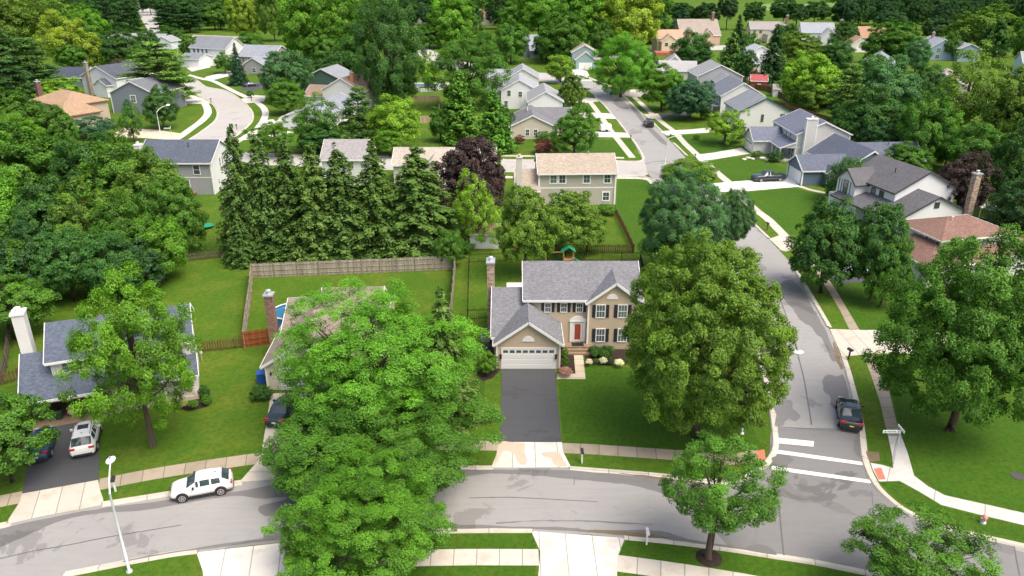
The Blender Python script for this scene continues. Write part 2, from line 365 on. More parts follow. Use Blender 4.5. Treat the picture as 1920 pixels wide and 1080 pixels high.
# gutters: pale concrete strip and raised kerb along every edge
def kerb(line, flip=False, brk=None):
    P = [Vector((p.x,p.y,0)) for p in smooth([at(*p) for p in line], 6)]
    if flip: P.reverse()
    ribbon('kerb', P, 0, CURB, .013, prof=kerbprof, world=True, sm=False)
kerb([p for p in N1 if p[0] < 20]+[(15,982)], flip=False); kerb([(191,945),(317,925),(432,907),(455,904)]); kerb([(520,896),(650,882),(740,878),(822,877),(925,877)]); kerb([(1067,878),(1160,885),(1242,892),(1300,900),(1360,902),(1395,895),(1422,879),(1440,862),(1451,838),(1449,800),(1440,740),(1420,660),(1395,570),(1365,490),(1325,430),(1285,390),(1250,358),(1232,343),(1205,331),(1157,331)])
kerb([(1578,668),(1587,695),(1602,752),(1612,802),(1619,862),(1635,902),(1655,927),(1690,955),(1735,977),(1815,1002),(1920,1026),(2060,1060)], flip=True)
kerb([(1480,490),(1506,533),(1532,577),(1553,614)], flip=True); kerb([(1385,395),(1410,418),(1440,447)], flip=True); kerb([(1262,268),(1287,292)], flip=True); kerb([(1308,316),(1328,338)], flip=True)
kerb([(1165,176),(1187,198),(1205,216)], flip=True); kerb([(1217,224),(1240,246)], flip=True)
kerb([(1160,302),(1195,303),(1205,297),(1196,278),(1184,260)]); kerb([(1175,249),(1156,224)]); kerb([(1146,214),(1132,197),(1115,180)])
kerb([(120,1080),(237,1057),(325,1041),(372,1035)], flip=True); kerb([(535,1017),(562,1014),(700,1003),(855,997),(1000,996)], flip=True)
kerb([(1170,1009),(1262,1018),(1370,1032),(1440,1043),(1525,1056),(1600,1071),(1720,1095)], flip=True)
for L_, fl in ((CW, False), (CE, True)): kerb(L_, fl)
kerb([(960,300),(1080,300.5),(1160,302)]); kerb([(700,293),(820,296),(960,300)])
# gutter damp bands, worn patches and puddle marks lying on the street
def stain(pix, mat=WETD, z=.018, sm=True, name='damp_patch'):
    P = [at(*p) for p in pix]; P = [Vector((p.x,p.y,0)) for p in P]
    if sm: P = smooth(P, 4, True)
    rr = random.Random(len(pix)*7+int(pix[0][0]))
    P = [p+Vector((rr.uniform(-.07,.07), rr.uniform(-.05,.05), 0)) for p in P]
    wsheet(name, P, mat, z)
zz = .018
for pix, mt in [
    ([(-20,1000),(60,978),(180,955),(250,946),(330,936),(420,926),(500,912),(540,905),(560,925),(500,935),(440,930),(380,938),(330,947),(260,958),(190,962),(120,975),(60,1000),(20,1018),(-20,1030)], WET),
    ([(480,918),(560,902),(650,890),(760,886),(820,900),(800,930),(740,965),(700,995),(640,1004),(560,1010),(500,1014),(500,995),(560,985),(590,965),(560,955),(500,968),(488,950),(540,935),(500,928)], WET),
    ([(830,882),(920,881),(1000,881),(1070,882),(1160,890),(1240,897),(1300,904),(1350,912),(1330,935),(1290,945),(1240,925),(1190,912),(1140,905),(1090,900),(1000,892),(920,888),(840,900),(820,895)], WET),
    ([(240,1051),(330,1033),(480,1012),(560,1003),(560,1009),(480,1017),(330,1037),(240,1054)], WET),
    ([(850,984),(960,987),(1060,989),(1100,993),(1170,994),(1240,996),(1290,1010),(1360,1022),(1440,1036),(1350,1026),(1262,1013),(1170,1004),(1100,998),(960,991),(850,992)], WET),
    ([(1100,994),(1150,996),(1210,1000),(1260,1010),(1190,1006),(1120,999)], STAIN),
    ([(1398,1030),(1410,1022),(1425,1020),(1440,1025),(1456,1036),(1450,1042),(1420,1036)], WETD),
    ([(1160,888),(1220,893),(1270,899),(1320,906),(1290,906),(1230,898)], STAIN),
    ([(1455,900),(1480,905),(1490,920),(1500,900),(1512,898),(1518,920),(1530,932),(1550,938),(1575,945),(1590,955),(1605,966),(1580,962),(1550,952),(1528,942),(1500,942),(1470,930),(1445,925),(1440,905)], WET),
    ([(1590,925),(1600,920),(1612,918),(1625,920),(1637,927),(1628,932),(1612,926),(1602,934)], WETD),
    ([(1640,937),(1650,936),(1655,942),(1645,944)], WETD), ([(1662,952),(1675,954),(1685,960),(1670,958)], WETD),
    ([(1700,962),(1720,968),(1738,978),(1715,974)], WETD), ([(1560,978),(1580,980),(1602,988),(1575,984)], WETD),
    ([(1752,988),(1800,1000),(1860,1012),(1898,1022),(1901,1040),(1870,1032),(1830,1020),(1790,1012),(1755,1003),(1748,994)], WET),
    ([(1580,1050),(1600,1053),(1598,1056),(1578,1053)], WETD), ([(977,905),(988,903),(994,906),(985,909)], WETD), ([(1021,907),(1027,906),(1026,910)], WETD),
    ([(937,980),(1000,976),(1080,976),(1160,980),(1230,985),(1160,981.5),(1080,977.5),(1000,977.5),(937,982)], WETD),
    ([(937,986),(938,982)]+[(960,980.5),(937,984)], WETD),
    ([(1506,545),(1525,580),(1545,615),(1560,650),(1568,672),(1560,676),(1545,640),(1530,625),(1520,612),(1500,600),(1488,580),(1470,560),(1462,535),(1480,525)], WET),
    ([(1545,707),(1556,703),(1568,706),(1581,704),(1590,735),(1597,762),(1604,800),(1592,796),(1580,800),(1570,786),(1568,770),(1558,760),(1557,744),(1547,736),(1543,722)], WET),
    ([(1562,640),(1572,662),(1580,690),(1575,690),(1566,668)], STAIN), ([(1535,592),(1550,612),(1558,632),(1548,622)], STAIN),
    ([(1448,742),(1462,735),(1472,748),(1484,752),(1488,768),(1500,778),(1492,790),(1478,786),(1466,798),(1452,796),(1456,775),(1447,762)], ROAD2),
    ([(1448,858),(1470,852),(1488,862),(1472,872),(1452,870)], WETD), ([(1600,830),(1608,822),(1614,845),(1612,858),(1604,850)], WETD),
    ([(1218,880),(1240,884),(1262,893),(1240,891)], STAIN), ([(1190,200),(1215,232),(1250,268),(1240,268),(1212,240),(1190,212),(1178,196)], WET),
    ([(1160,185),(1180,200),(1172,205),(1158,200),(1150,190)], WET), ([(1178,235),(1200,262),(1192,262),(1172,240)], WET), ([(1192,275),(1230,270),(1235,285),(1205,290)], WETD)]:
    if len(pix) < 5: continue
    zz += .0004; stain(pix, mt, zz)
# cracks and joints as thin dark strips
CRK = plain('tar_joint', (.12,.12,.125), .7)
for ln, wd in [([(1455,540),(1480,610),(1505,700),(1515,755),(1522,797)], .09), ([(1446,800),(1500,803),(1570,808),(1612,815)], .06), ([(0,1048),(60,1034),(130,1022),(200,1008),(290,993),(340,985)], .07),
               ([(1460,930),(1464,985),(1470,1042)], .08), ([(1634,920),(1640,980),(1641,985)], .04), ([(1901,1022),(1912,1080)], .06), ([(880,934),(960,933),(1060,938),(1120,941)], .05), ([(1078,892),(1076,910)], .05)]:
    ribbon('road_joint', ln, wd, CRK, .032)
# painted crossing and stop line
sheet('painted_stop_line', [(1452,821),(1526,828),(1525,838),(1451,831)], PAINT, .036)
sheet('painted_crossing_line', [(1451,843),(1617,867),(1618,873),(1450,850)], PAINT, .036)
sheet('painted_crossing_line', [(1447,874),(1634,901),(1634,907),(1446,881)], PAINT, .036)
# walks, drive aprons, drives
def walk(line, wd, mat=CONC, z=.014): ribbon('pavement', line, wd, mat, z)
ribbon('pavement', [(500,1063),(700,1050),(850,1045),(1010,1045)], 1.5, CONC, .014); ribbon('pavement', [(1150,1055),(1210,1063),(1300,1076),(1420,1096),(1600,1130)], 1.5, CONC, .014)
sheet('driveway', [(996,996),(1172,1009),(1157,1046),(1157,1110),(1007,1110),(1013,1034)], CONCP, .017, uvang=0)
sheet('driveway', [(368,1036),(538,1017),(545,1045),(552,1110),(385,1110),(380,1070)], CONCP, .017, uvang=.2)
walk([(-120,962),(-40,948),(41,932)], 1.5, CONCW); walk([(184,909),(270,892),(360,877),(480,860),(500,857)], 1.5, CONCW)
sheet('driveway_apron', [(0,986),(12,980),(38,940),(41,926),(184,900),(186,914),(197,946),(75,969)], CONC, .019, uvang=.36)
sheet('asphalt_driveway', [(41,926),(52,870),(70,800),(92,790),(182,768),(188,800),(185,900)], ASPH, .023)
sheet('driveway', [(488,862),(500,790),(508,738),(590,735),(560,860)], CONC, .017); sheet('driveway_apron', [(448,905),(470,880),(488,860),(560,858),(565,890),(520,898)], CONC, .019)
walk([(700,836),(780,834),(855,835),(937,836)], 1.35, CONCW); walk([(1052,840),(1100,842),(1147,845),(1220,850),(1287,855),(1360,862),(1400,858),(1425,850)], 1.4, CONCW)
sheet('driveway_apron', [(921,877),(935,843),(937,828),(1053,829),(1056,848),(1071,877)], CONCP, .019, uvang=0)
stain([(938,831),(960,830),(985,832),(983,845),(988,862),(985,872),(972,868),(962,850),(950,845),(940,850),(932,868),(926,872)], plain('tan_stain',(.50,.42,.32),.85,var=.15), .024)
stain([(1018,850),(1045,848),(1055,860),(1062,874),(1040,872),(1034,860),(1020,856)], plain('tan_stain',(.50,.42,.32),.85,var=.15), .0245)
sheet('asphalt_driveway', [(937,829),(939.5,760),(941,692),(1041,692),(1046,760),(1053,829.5)], ASPH, .023)
sheet('front_walk', [(1076,665),(1093,665),(1098,711),(1044,711),(1045,701),(1079,701)], walk_mat('tan_concrete',(.58,.50,.38),1.2), .021)
sheet('garden_bed', [(1045,700),(1050,652),(1080,655),(1079,700)], MULCH, .012); sheet('garden_bed', [(1096,655),(1180,655),(1178,683),(1140,686),(1112,682),(1098,686)], MULCH, .012)
sheet('garden_bed', [(918,600),(931,600),(938,694),(925,708),(905,716),(893,700),(915,680)], MULCH, .012)
sheet('garden_bed', [(330,760),(375,748),(392,735),(398,752),(385,764),(350,772)], MULCH, .012)
stain([(858,760),(880,720),(905,705),(905,745)], MOWN, .008, name='lawn_patch')
# east side
walk([(1466,470),(1480,466),(1497,472),(1530,500)], 1.2, CONCW)
sheet('pavement', [(1530,500),(1545,512),(1565,540),(1612,619),(1592,617),(1575,582),(1550,540),(1533,515)], CONCW, .014, uvang=1.9)
sheet('pavement', [(1619,665),(1635,665),(1665,725),(1682,795),(1690,818),(1665,818),(1660,799),(1650,755),(1637,715)], CONCW, .014, uvang=1.7)
sheet('pavement', [(1665,818),(1690,818),(1702,850),(1714,892),(1740,912),(1772,929),(1830,942),(1920,962),(2050,996),(2050,1020),(1920,985),(1840,966),(1765,947),(1720,920),(1687,902),(1648,903),(1637,882),(1632,868),(1655,872),(1675,878),(1672,850)], walk_mat('new_concrete',(.60,.59,.56),3.2), .015, uvang=2.6)
sheet('tactile_paving', [(1638,879),(1652,877),(1661,899),(1647,900)], PAD, .021); sheet('tactile_paving', [(1418,846),(1433,843),(1436,862),(1422,866)], PAD, .021)
sheet('driveway', [(1556,617),(1620,619),(1700,619),(1780,622),(1775,668),(1690,662),(1620,665),(1579,669)], CONC, .018, uvang=0)
sheet('drain_cover_slab', [(1622,846),(1648,848),(1650,865),(1630,866)], STAIN, .016)
kerbd = plain('rust_drain', (.25,.10,.06), .8)
sheet('driveway_apron', [(1442,448),(1465,440),(1492,462),(1478,470),(1466,470)], CONC, .018)
walk([(1392,372),(1420,396),(1440,411),(1466,437),(1480,452)], 1.4, CONC); walk([(1285,270),(1310,293),(1340,320),(1372,347),(1392,368)], 1.5, CONC, .0145)
sheet('driveway', [(1337,344),(1360,342),(1410,338),(1478,330),(1500,350),(1440,355),(1395,359),(1352,360)], plain('white_concrete',(.74,.73,.70),.8,var=.08), .018)
ribbon('garden_path', [(1498,349),(1520,356),(1548,362)], 1.0, CONC, .016)
sheet('asphalt_driveway', [(1545,522),(1590,515),(1640,512),(1640,528),(1580,532)], ASPH, .023)
sheet('driveway', [(1302,291),(1340,286),(1390,277),(1406,288),(1345,298),(1312,303)], CONCP, .018); sheet('driveway', [(1237,246),(1290,243),(1335,239),(1345,248),(1290,251),(1250,254)], CONCP, .018)
walk([(1175,170),(1200,192),(1220,211),(1245,232),(1262,245),(1285,270)], 1.4, CONC); sheet('asphalt_driveway', [(1234,214),(1280,209),(1295,210),(1292,218),(1242,222)], ASPH, .02)
sheet('driveway_apron', [(1205,214),(1234,213),(1242,222),(1217,223)], CONC, .019); walk([(1040,125),(1080,136),(1110,148),(1150,163),(1175,170)], 1.3, CONC)
sheet('driveway', [(1150,176),(1160,168),(1200,168),(1240,172),(1242,180),(1185,182)], CONC, .017)
walk([(1104,188),(1115,202),(1128,220),(1146,246),(1162,266),(1186,296)], 1.4, CONC)
sheet('driveway', [(1060,212),(1108,211),(1147,213),(1156,223),(1112,222),(1062,220)], CONCP, .018); sheet('driveway', [(1075,247),(1117,247),(1176,249),(1184,258),(1120,257),(1078,254)], CONCP, .018)
sheet('driveway', [(1062,186),(1092,183),(1118,184),(1125,190),(1098,193),(1062,193)], CONCP, .0175)
walk([(940,292),(1020,293),(1100,294.5),(1170,296)], 1.3, CONC, .0142); walk([(940,332),(1060,334),(1200,334),(1228,345),(1240,352)], 1.5, CONC, .0142)
sheet('driveway', [(1030,135),(1075,128),(1100,133),(1105,142),(1078,141)], CONCP, .018)
# west side curved street walks and drives
walk([(305,276),(335,258),(360,240),(380,225),(390,210),(382,192),(366,183),(340,172)], 1.9, CONCP); sheet('driveway', [(212,252),(232,240),(290,243),(350,252),(330,263),(270,259),(214,256)], walk_mat('tan_drive',(.66,.56,.44),1.8), .018)
walk([(352,140),(380,148),(402,153),(440,172),(470,186),(490,198),(498,212),(490,232),(470,250),(440,268)], 1.7, CONCP)
sheet('driveway', [(381,150),(386,144),(432,133),(440,140),(400,150)], CONCP, .018); sheet('driveway', [(350,128),(385,119),(395,126),(360,134)], CONCP, .018)
sheet('driveway', [(318,190),(366,184),(385,186),(396,194),(330,196)], CONCP, .018); sheet('asphalt_driveway', [(448,166),(480,154),(520,158),(470,172)], ASPH, .018)
sheet('driveway', [(470,250),(500,225),(560,218),(565,227),(510,232),(480,252)], CONCP, .018); ribbon('garden_path', [(445,262),(500,256),(545,247)], 2.0, CONCP, .0155)
sheet('driveway', [(452,186),(475,178),(500,180),(495,190),(462,194)], CONCP, .0185)
# richer mown lawns as their own sheets
for i_, pix in enumerate([[(1098,686),(1200,690),(1290,720),(1400,780),(1430,840),(1360,858),(1287,846),(1147,836),(1055,831),(1047,711),(1098,711)],
    [(1160,333),(1220,336),(1250,365),(1290,400),(1240,470),(1200,480),(1155,400)], [(1395,362),(1440,357),(1480,352),(1540,364),(1560,380),(1500,440),(1482,440),(1440,404)],
    [(1312,305),(1345,300),(1405,292),(1430,296),(1475,318),(1478,328),(1410,336),(1365,340)], [(1252,256),(1340,250),(1390,270),(1390,276),(1302,290)],
    [(1690,818),(1700,740),(1920,740),(2060,800),(2050,990),(1920,960),(1830,940),(1772,927),(1716,890)], [(1612,619),(1565,540),(1545,512),(1700,520),(1900,560),(1900,619),(1700,618)], [(1637,668),(1690,664),(1780,670),(1700,740),(1690,800),(1667,724)],
    [(1648,904),(1687,904),(1722,922),(1766,950),(1840,968),(1920,988),(1920,1012),(1815,990),(1735,965),(1692,945)], [(1173,1012),(1262,1021),(1440,1047),(1600,1076),(1720,1100),(1600,1126),(1420,1092),(1300,1073),(1160,1046)], [(1170,1075),(1300,1088),(1420,1106),(1500,1130),(1160,1130)],
    [(545,1018),(700,1006),(855,1001),(998,1001),(1008,1034),(850,1034),(700,1040),(552,1050)], [(552,1070),(700,1060),(850,1055),(1004,1055),(1004,1110),(556,1110)],
    [(1122,262),(1184,262),(1194,276),(1180,296),(1130,293),(1078,292),(1080,262)], [(1110,196),(1126,219),(1114,209),(1062,209)], [(1340,322),(1372,350),(1360,340)]]):
    sheet('lawn', pix, MOWN, .003+.0002*i_)
sheet('meadow', [(1425,8),(1470,5),(1520,8),(1565,6),(1560,16),(1530,22),(1490,19),(1455,24),(1430,17)], plain('pale_meadow',(.13,.24,.05),.95,var=.12,sc_=.02), .004)
# ------------------------------------------------------------------ foliage meshes
def unit(a): return a/np.maximum(np.linalg.norm(a, axis=-1, keepdims=True), 1e-6)
def leaf_mesh(name, C, Nn, L, W, tone, mat, D=None, rng=None):
    n = len(C); rng = rng or np.random.default_rng(1)
    r = D if D is not None else rng.normal(size=(n,3))
    t = unit(r - Nn*np.sum(r*Nn, axis=1, keepdims=True)); b = np.cross(Nn, t)
    L = np.asarray(L).reshape(-1,1); W = np.asarray(W).reshape(-1,1)
    k = rng.uniform(-.15,.25,(n,1))
    V = np.stack([C-t*L*.5, C+b*W*.5+t*L*k*.4, C+t*L*.5, C-b*W*.5+t*L*k*.4], axis=1).reshape(-1,3)
    me = bpy.data.meshes.new(name)
    me.vertices.add(4*n); me.vertices.foreach_set('co', V.astype(np.float32).ravel())
    me.loops.add(4*n); me.loops.foreach_set('vertex_index', np.arange(4*n, dtype=np.int32))
    me.polygons.add(n); me.polygons.foreach_set('loop_start', np.arange(0,4*n,4,dtype=np.int32))
    me.update(calc_edges=True)
    a = me.attributes.new('tone','FLOAT','POINT'); a.data.foreach_set('value', np.repeat(np.clip(tone,0,1),4).astype(np.float32))
    me.materials.append(mat); return me
def sphdirs(n, rng):
    i = np.arange(n)+.5; z = 1-2*i/n; ph = i*2.39996323+rng.uniform(0,6.28)
    s = np.sqrt(1-z*z); d = np.stack([s*np.cos(ph), s*np.sin(ph), z],1)
    return unit(d+rng.normal(size=(n,3))*.9/np.sqrt(n))
def bulge(d, rng_seed, amp):
    r = np.random.default_rng(rng_seed); s = 0
    for k in range(9):
        f = r.normal(size=3)*(1.4+.45*k); s = s+np.sin(d@f+r.uniform(0,6.28))/(1.4+.3*k)
    return 1+amp*s*.5
def broad(name, seed, nc=80, per=330, leaf=.054, rc=.25, lump=.22, flat=.8, zmin=-.88, droop=0., inner=.45, taper=0., mat=None, sub=7, up=.5, layers=False):
    rng = np.random.default_rng(seed); d = sphdirs(int(nc*1.25), rng); d = d[d[:,2] > zmin][:nc*2]
    rad = bulge(d, seed+5, lump)*rng.uniform(.76,.98,len(d))
    c = d*rad[:,None]
    di = sphdirs(int(nc*inner)+2, rng); c = np.concatenate([c, di*rng.uniform(.35,.66,len(di))[:,None]])
    c[:,:2] *= (1-taper*np.clip(c[:,2:3],-1,1))
    c[:,2] = np.where(c[:,2] < 0, c[:,2]*.92, c[:,2])
    n = len(c); rcs = rc*rng.uniform(.6,1.25,n); ct = .5+rng.normal(size=n)*.10
    cen=[]; nor=[]; tn=[]
    for i in range(n):
        m = int(per*(rcs[i]/rc)**2); o = unit(c[i]+np.array([0,0,.25]))
        sd = unit(rng.normal(size=(sub,3))+o*.9+np.array([0,0,.35])); k = rng.integers(0,sub,m); st = rng.normal(size=sub)*.10
        u = unit(rng.normal(size=(m,3)))*rng.uniform(.25,1,(m,1))**.5
        off = sd[k]*.62+u*.46; off[:,2] *= flat; off[:,2] -= droop*np.linalg.norm(off[:,:2],axis=1)**1.5
        p = c[i]+off*rcs[i]
        nn = unit(off*.7+o*.35+np.array([0,0,up])+rng.normal(size=(m,3))*.42)
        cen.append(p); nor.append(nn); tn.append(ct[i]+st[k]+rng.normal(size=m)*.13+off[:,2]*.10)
    C = np.concatenate(cen); NN = np.concatenate(nor); T = np.concatenate(tn); s = rng.uniform(.7,1.3,len(C))
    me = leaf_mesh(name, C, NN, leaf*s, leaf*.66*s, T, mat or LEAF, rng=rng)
    # limbs in the same space
    mb = MB(); pick = rng.permutation(len(d))[:26]
    for i in pick:
        e = Vector(c[i]*.86); b0 = Vector((0,0,-.75+.5*rng.random())); midp = b0.lerp(e,.5)+Vector((0,0,-.05))
        if e.z < -.3: b0 = Vector((0,0,-.5))
        mb.tube([b0, midp, e], [.028,.016,.005], 5, False)
    mb.tube([(0,0,-1.05),(0.01,0,-.4),(-.02,.01,.2),(0,0,.62)], [.05,.042,.026,.008], 6, False)
    return me, mb.mesh(name+'_limb', BARK)
def spruce(name, seed, a=3.4, h=13, levels=30, nb=13, drop=.42, power=.70, leafL=.30, leafW=.085, dens=1.5, upt=0.1):
    rng = np.random.default_rng(seed); cen=[]; nor=[]; tn=[]; D=[]; mb = MB()
    for li in range(levels):
        t = (li+.3)/levels; zc = h*(.04+.95*t); Rm = a*((1-t)**power)+.12
        k = max(5, int(nb*(.45+.55*(1-t)))); ph0 = rng.uniform(0,6.28)
        for j in range(k):
            ph = ph0+2*pi*j/k+rng.normal()*.22; Rr = Rm*rng.uniform(.72,1.12); bt = .5+rng.normal()*.12; zb = zc+rng.normal()*h*.022
            m = int((10+Rr*22)*dens); s = rng.uniform(0.08,1,m)**.75; lat = rng.normal(size=m)*.17*Rr*(1.15-s)+rng.normal(size=m)*.06
            x = s*Rr; z = zb-drop*Rr*s**1.4+upt*Rr*s**4-np.abs(lat)*.45+rng.normal(size=m)*.05-rng.random(m)**2*.5
            o = np.array([cos(ph),sin(ph),0]); q = np.array([-sin(ph),cos(ph),0])
            P = o*x[:,None]+q*lat[:,None]; P[:,2] += z
            cen.append(P); nor.append(unit(np.array([0,0,1])+o*.45+rng.normal(size=(m,3))*.33))
            D.append(o*1.0+q*(np.sign(lat)*.7)[:,None]+np.array([0,0,-.35])+rng.normal(size=(m,3))*.25)
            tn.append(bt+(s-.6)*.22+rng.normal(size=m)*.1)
            if j % 3 == 0 and Rr > .6: mb.tube([(0,0,zb),tuple(o*Rr*.75+np.array([0,0,zb-drop*Rr*.6]))],[.05,.015],4,False)
    C = np.concatenate(cen); NN = np.concatenate(nor); T = np.concatenate(tn); DD = np.concatenate(D)
    s = rng.uniform(.7,1.3,len(C)); sc_ = np.array([1/a,1/a,1/h])
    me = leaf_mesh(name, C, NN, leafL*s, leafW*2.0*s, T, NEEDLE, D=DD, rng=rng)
    co = np.empty(len(me.vertices)*3, np.float32); me.vertices.foreach_get('co', co); co = co.reshape(-1,3)*sc_; me.vertices.foreach_set('co', co.astype(np.float32).ravel()); me.update()
    mb.tube([(0,0,0),(0,0,h*.5),(0,0,h*.97)], [.17,.1,.02], 7, False)
    lm = mb.mesh(name+'_limb', BARK)
    for v in lm.vertices: v.co = (v.co.x/a, v.co.y/a, v.co.z/h)
    return me, lm
def pine(name, seed, a=3.6, h=12, levels=11, nb=7, leaf=.30):
    rng = np.random.default_rng(seed); cen=[]; nor=[]; tn=[]; D=[]; mb = MB()
    for li in range(levels):
        t = (li+.2)/levels; zc = h*(.14+.84*t); Rm = a*(1-t**1.7)**.8*(.8 if li < 2 else 1)+.25
        k = max(4, nb-int(2*t)); ph0 = rng.uniform(0,6.28)
        for j in range(k):
            ph = ph0+2*pi*j/k+rng.normal()*.3; Rr = Rm*rng.uniform(.65,1.15); bt = .5+rng.normal()*.14
            o = np.array([cos(ph),sin(ph),0]); q = np.array([-sin(ph),cos(ph),0]); zb = zc+rng.normal()*.25
            mb.tube([(0,0,zb-.3),tuple(o*Rr*.8+np.array([0,0,zb+.05*Rr]))],[.07,.02],4,False)
            for tf in range(3+int(Rr*2.2)):
                s = rng.uniform(.25,1)**.7; lat = rng.normal()*.22*Rr*(1.2-s); cc = o*s*Rr+q*lat; cc[2] = zb+.08*Rr*s+rng.normal()*.12
                m = 34; u = unit(rng.normal(size=(m,3)))*rng.uniform(.3,1,(m,1))**.5*np.array([.62,.62,.24]); tt = bt+rng.normal()*.08
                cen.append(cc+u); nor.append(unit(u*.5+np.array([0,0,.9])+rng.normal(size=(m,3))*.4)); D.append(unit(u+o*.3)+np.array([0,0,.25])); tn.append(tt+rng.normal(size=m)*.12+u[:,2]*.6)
    C = np.concatenate(cen); NN = np.concatenate(nor); T = np.concatenate(tn); DD = np.concatenate(D); s = rng.uniform(.7,1.3,len(C))
    me = leaf_mesh(name, C, NN, leaf*1.15*s, leaf*.42*s, T, NEEDLE, D=DD, rng=rng); sc_ = np.array([1/a,1/a,1/h])
    co = np.empty(len(me.vertices)*3, np.float32); me.vertices.foreach_get('co', co); co = co.reshape(-1,3)*sc_; me.vertices.foreach_set('co', co.astype(np.float32).ravel()); me.update()
    mb.tube([(0,0,0),(.05,0,h*.5),(0,0,h*.96)], [.2,.13,.03], 7, False); lm = mb.mesh(name+'_limb', BARK)
    for v in lm.vertices: v.co = (v.co.x/a, v.co.y/a, v.co.z/h)
    return me, lm
P_ = {
 'm': [broad('crown', 11), broad('crown', 23, lump=.3), broad('crown', 37, nc=100, rc=.22, per=290), broad('crown', 41, nc=58, rc=.31, per=430, lump=.3)],
 'l': [broad('crown', 51, nc=60, rc=.24, per=210, lump=.42, inner=.25, leaf=.052), broad('crown', 57, nc=70, rc=.21, per=210, lump=.45, inner=.3, leaf=.05)],
 'f': [broad('crown', 61, nc=150, rc=.20, per=190, lump=.34, flat=.55, droop=.25, leaf=.042, inner=.5)],
 'c': [broad('crown', 71, nc=100, rc=.22, per=260, lump=.22, taper=.42)],
 'w': [broad('crown', 81, nc=110, rc=.22, per=220, lump=.15, flat=1.7, droop=.5, leaf=.045, up=.2)],
 'b': [broad('foliage', 91, nc=50, rc=.30, per=220, lump=.12, leaf=.07, zmin=-.5)],
 's': [spruce('crown', 101), spruce('crown', 103, nb=12, power=.70), spruce('crown', 107, levels=25, power=.92)],
 'p': [pine('crown', 111), pine('crown', 113, levels=9)],
 'n': [spruce('crown', 117, a=3.2, h=9, levels=22, nb=13, drop=-.05, upt=.1, power=.72, leafL=.32, leafW=.12, dens=1.25)],
}
PH = {
 'H': broad('crown', 201, nc=330, rc=.125, per=430, lump=.09, leaf=.0225, inner=.4, taper=.10, sub=6),
 'M': broad('crown', 207, nc=190, rc=.165, per=700, lump=.46, leaf=.0215, inner=.5, sub=9, flat=.95, up=.4),
 'B': broad('crown', 209, nc=190, rc=.16, per=520, lump=.26, leaf=.026, inner=.5, sub=8, flat=.9, up=.4),
 'F': broad('crown', 211, nc=250, rc=.155, per=480, lump=.34, leaf=.019, flat=.7, droop=.25, inner=.35, up=.7),
 'Y': broad('crown', 217, nc=64, rc=.235, per=520, lump=.34, leaf=.036, inner=.25, sub=8),
 'Z': broad('crown', 219, nc=85, rc=.22, per=580, lump=.32, leaf=.031, inner=.4, sub=8),
 'D': broad('crown', 223, nc=170, rc=.17, per=440, lump=.30, leaf=.027, inner=.5, flat=.55),
}
def trunk_mesh(seed):
    rng = random.Random(seed); mb = MB()
    mb.tube([(0,0,-.02),(0,0,.06),(rng.uniform(-.3,.3),0,.4),(rng.uniform(-.5,.5),rng.uniform(-.5,.5),.75),(0,0,1.1)], [1.7,1.15,.9,.75,.5], 9, False)
    return mb.mesh('trunk', BARK)
TR = [trunk_mesh(i) for i in range(3)]
# colours of the leaves themselves
LC0 = dict(mid=(.056,.15,.015), bright=(.078,.20,.014), lime=(.13,.265,.020), locust=(.088,.25,.018), dark=(.040,.115,.020), deep=(.031,.088,.022), olive=(.085,.165,.018),
          blue=(.055,.15,.045), teal=(.034,.10,.042), pineg=(.048,.12,.024), pinel=(.075,.16,.028), spr=(.062,.135,.026), sprl=(.085,.165,.030), purple=(.052,.036,.038), red=(.12,.035,.045), hero=(.080,.168,.016), yel=(.17,.26,.022))
LC = {k: (c if k in ('purple','red') else (c[0]*1.04, c[1], c[2]*1.2+.002)) for k, c in LC0.items()}
def fit_round(x0, y0, x1, y1, clear, base=None):
    cx, cy = (x0+x1)/2, (y0+y1)/2; v = (cy-540)/F; al = TH+math.atan(v); w_, H_ = x1-x0, y1-y0
    def calc(zc):
        p = at(cx, cy, zc); dist = p.y*cos(TH)+(CH-zc)*sin(TH); s = F/dist/ cos(math.atan(v))
        a = w_/2/s*.96; hh = H_/2/s*.96; b2 = (hh**2-(a*sin(al))**2); b = sqrt(max(b2, (a*.45)**2))/cos(al) if b2 > 0 else a*.5
        return p, a, min(b, a*1.9)
    if base is not None:
        g_ = at(cx, base)
        lo, hi = .5, 30
        for _ in range(40):
            zc = (lo+hi)/2
            if proj(g_.x, g_.y, zc)[1] > cy: lo = zc
            else: hi = zc
        p, a, b = calc(zc); return (cx-960)/F*(g_.y*cos(TH)+(CH-zc)*sin(TH)), g_.y, zc, a, min(b, zc-.6)
    lo, hi = .5, 30
    for _ in range(40):
        zc = (lo+hi)/2; p, a, b = calc(zc)
        if zc-b < clear: lo = zc
        else: hi = zc
    return p.x, p.y, zc, a, b
def fit_cone(x0, y0, x1, y1, clear=.3):
    cx = (x0+x1)/2; p = at(cx, y1, clear)
    dist = p.y*cos(TH)+(CH)*sin(TH); a = (x1-x0)/2/(F/dist)*.98
    for _ in range(3):
        x = p.x*(p.y+a*.8)/p.y; y = p.y+a*.8; d = y*cos(TH)+(CH-2)*sin(TH); a = (x1-x0)/2/(F/d)*.98
    lo, hi = 1, 40
    for _ in range(40):
        h = (lo+hi)/2
        if proj(x, y, h)[1] > y0: lo = h
        else: hi = h
    return x, y, h, a
TCOUNT = [0]; TREES = []
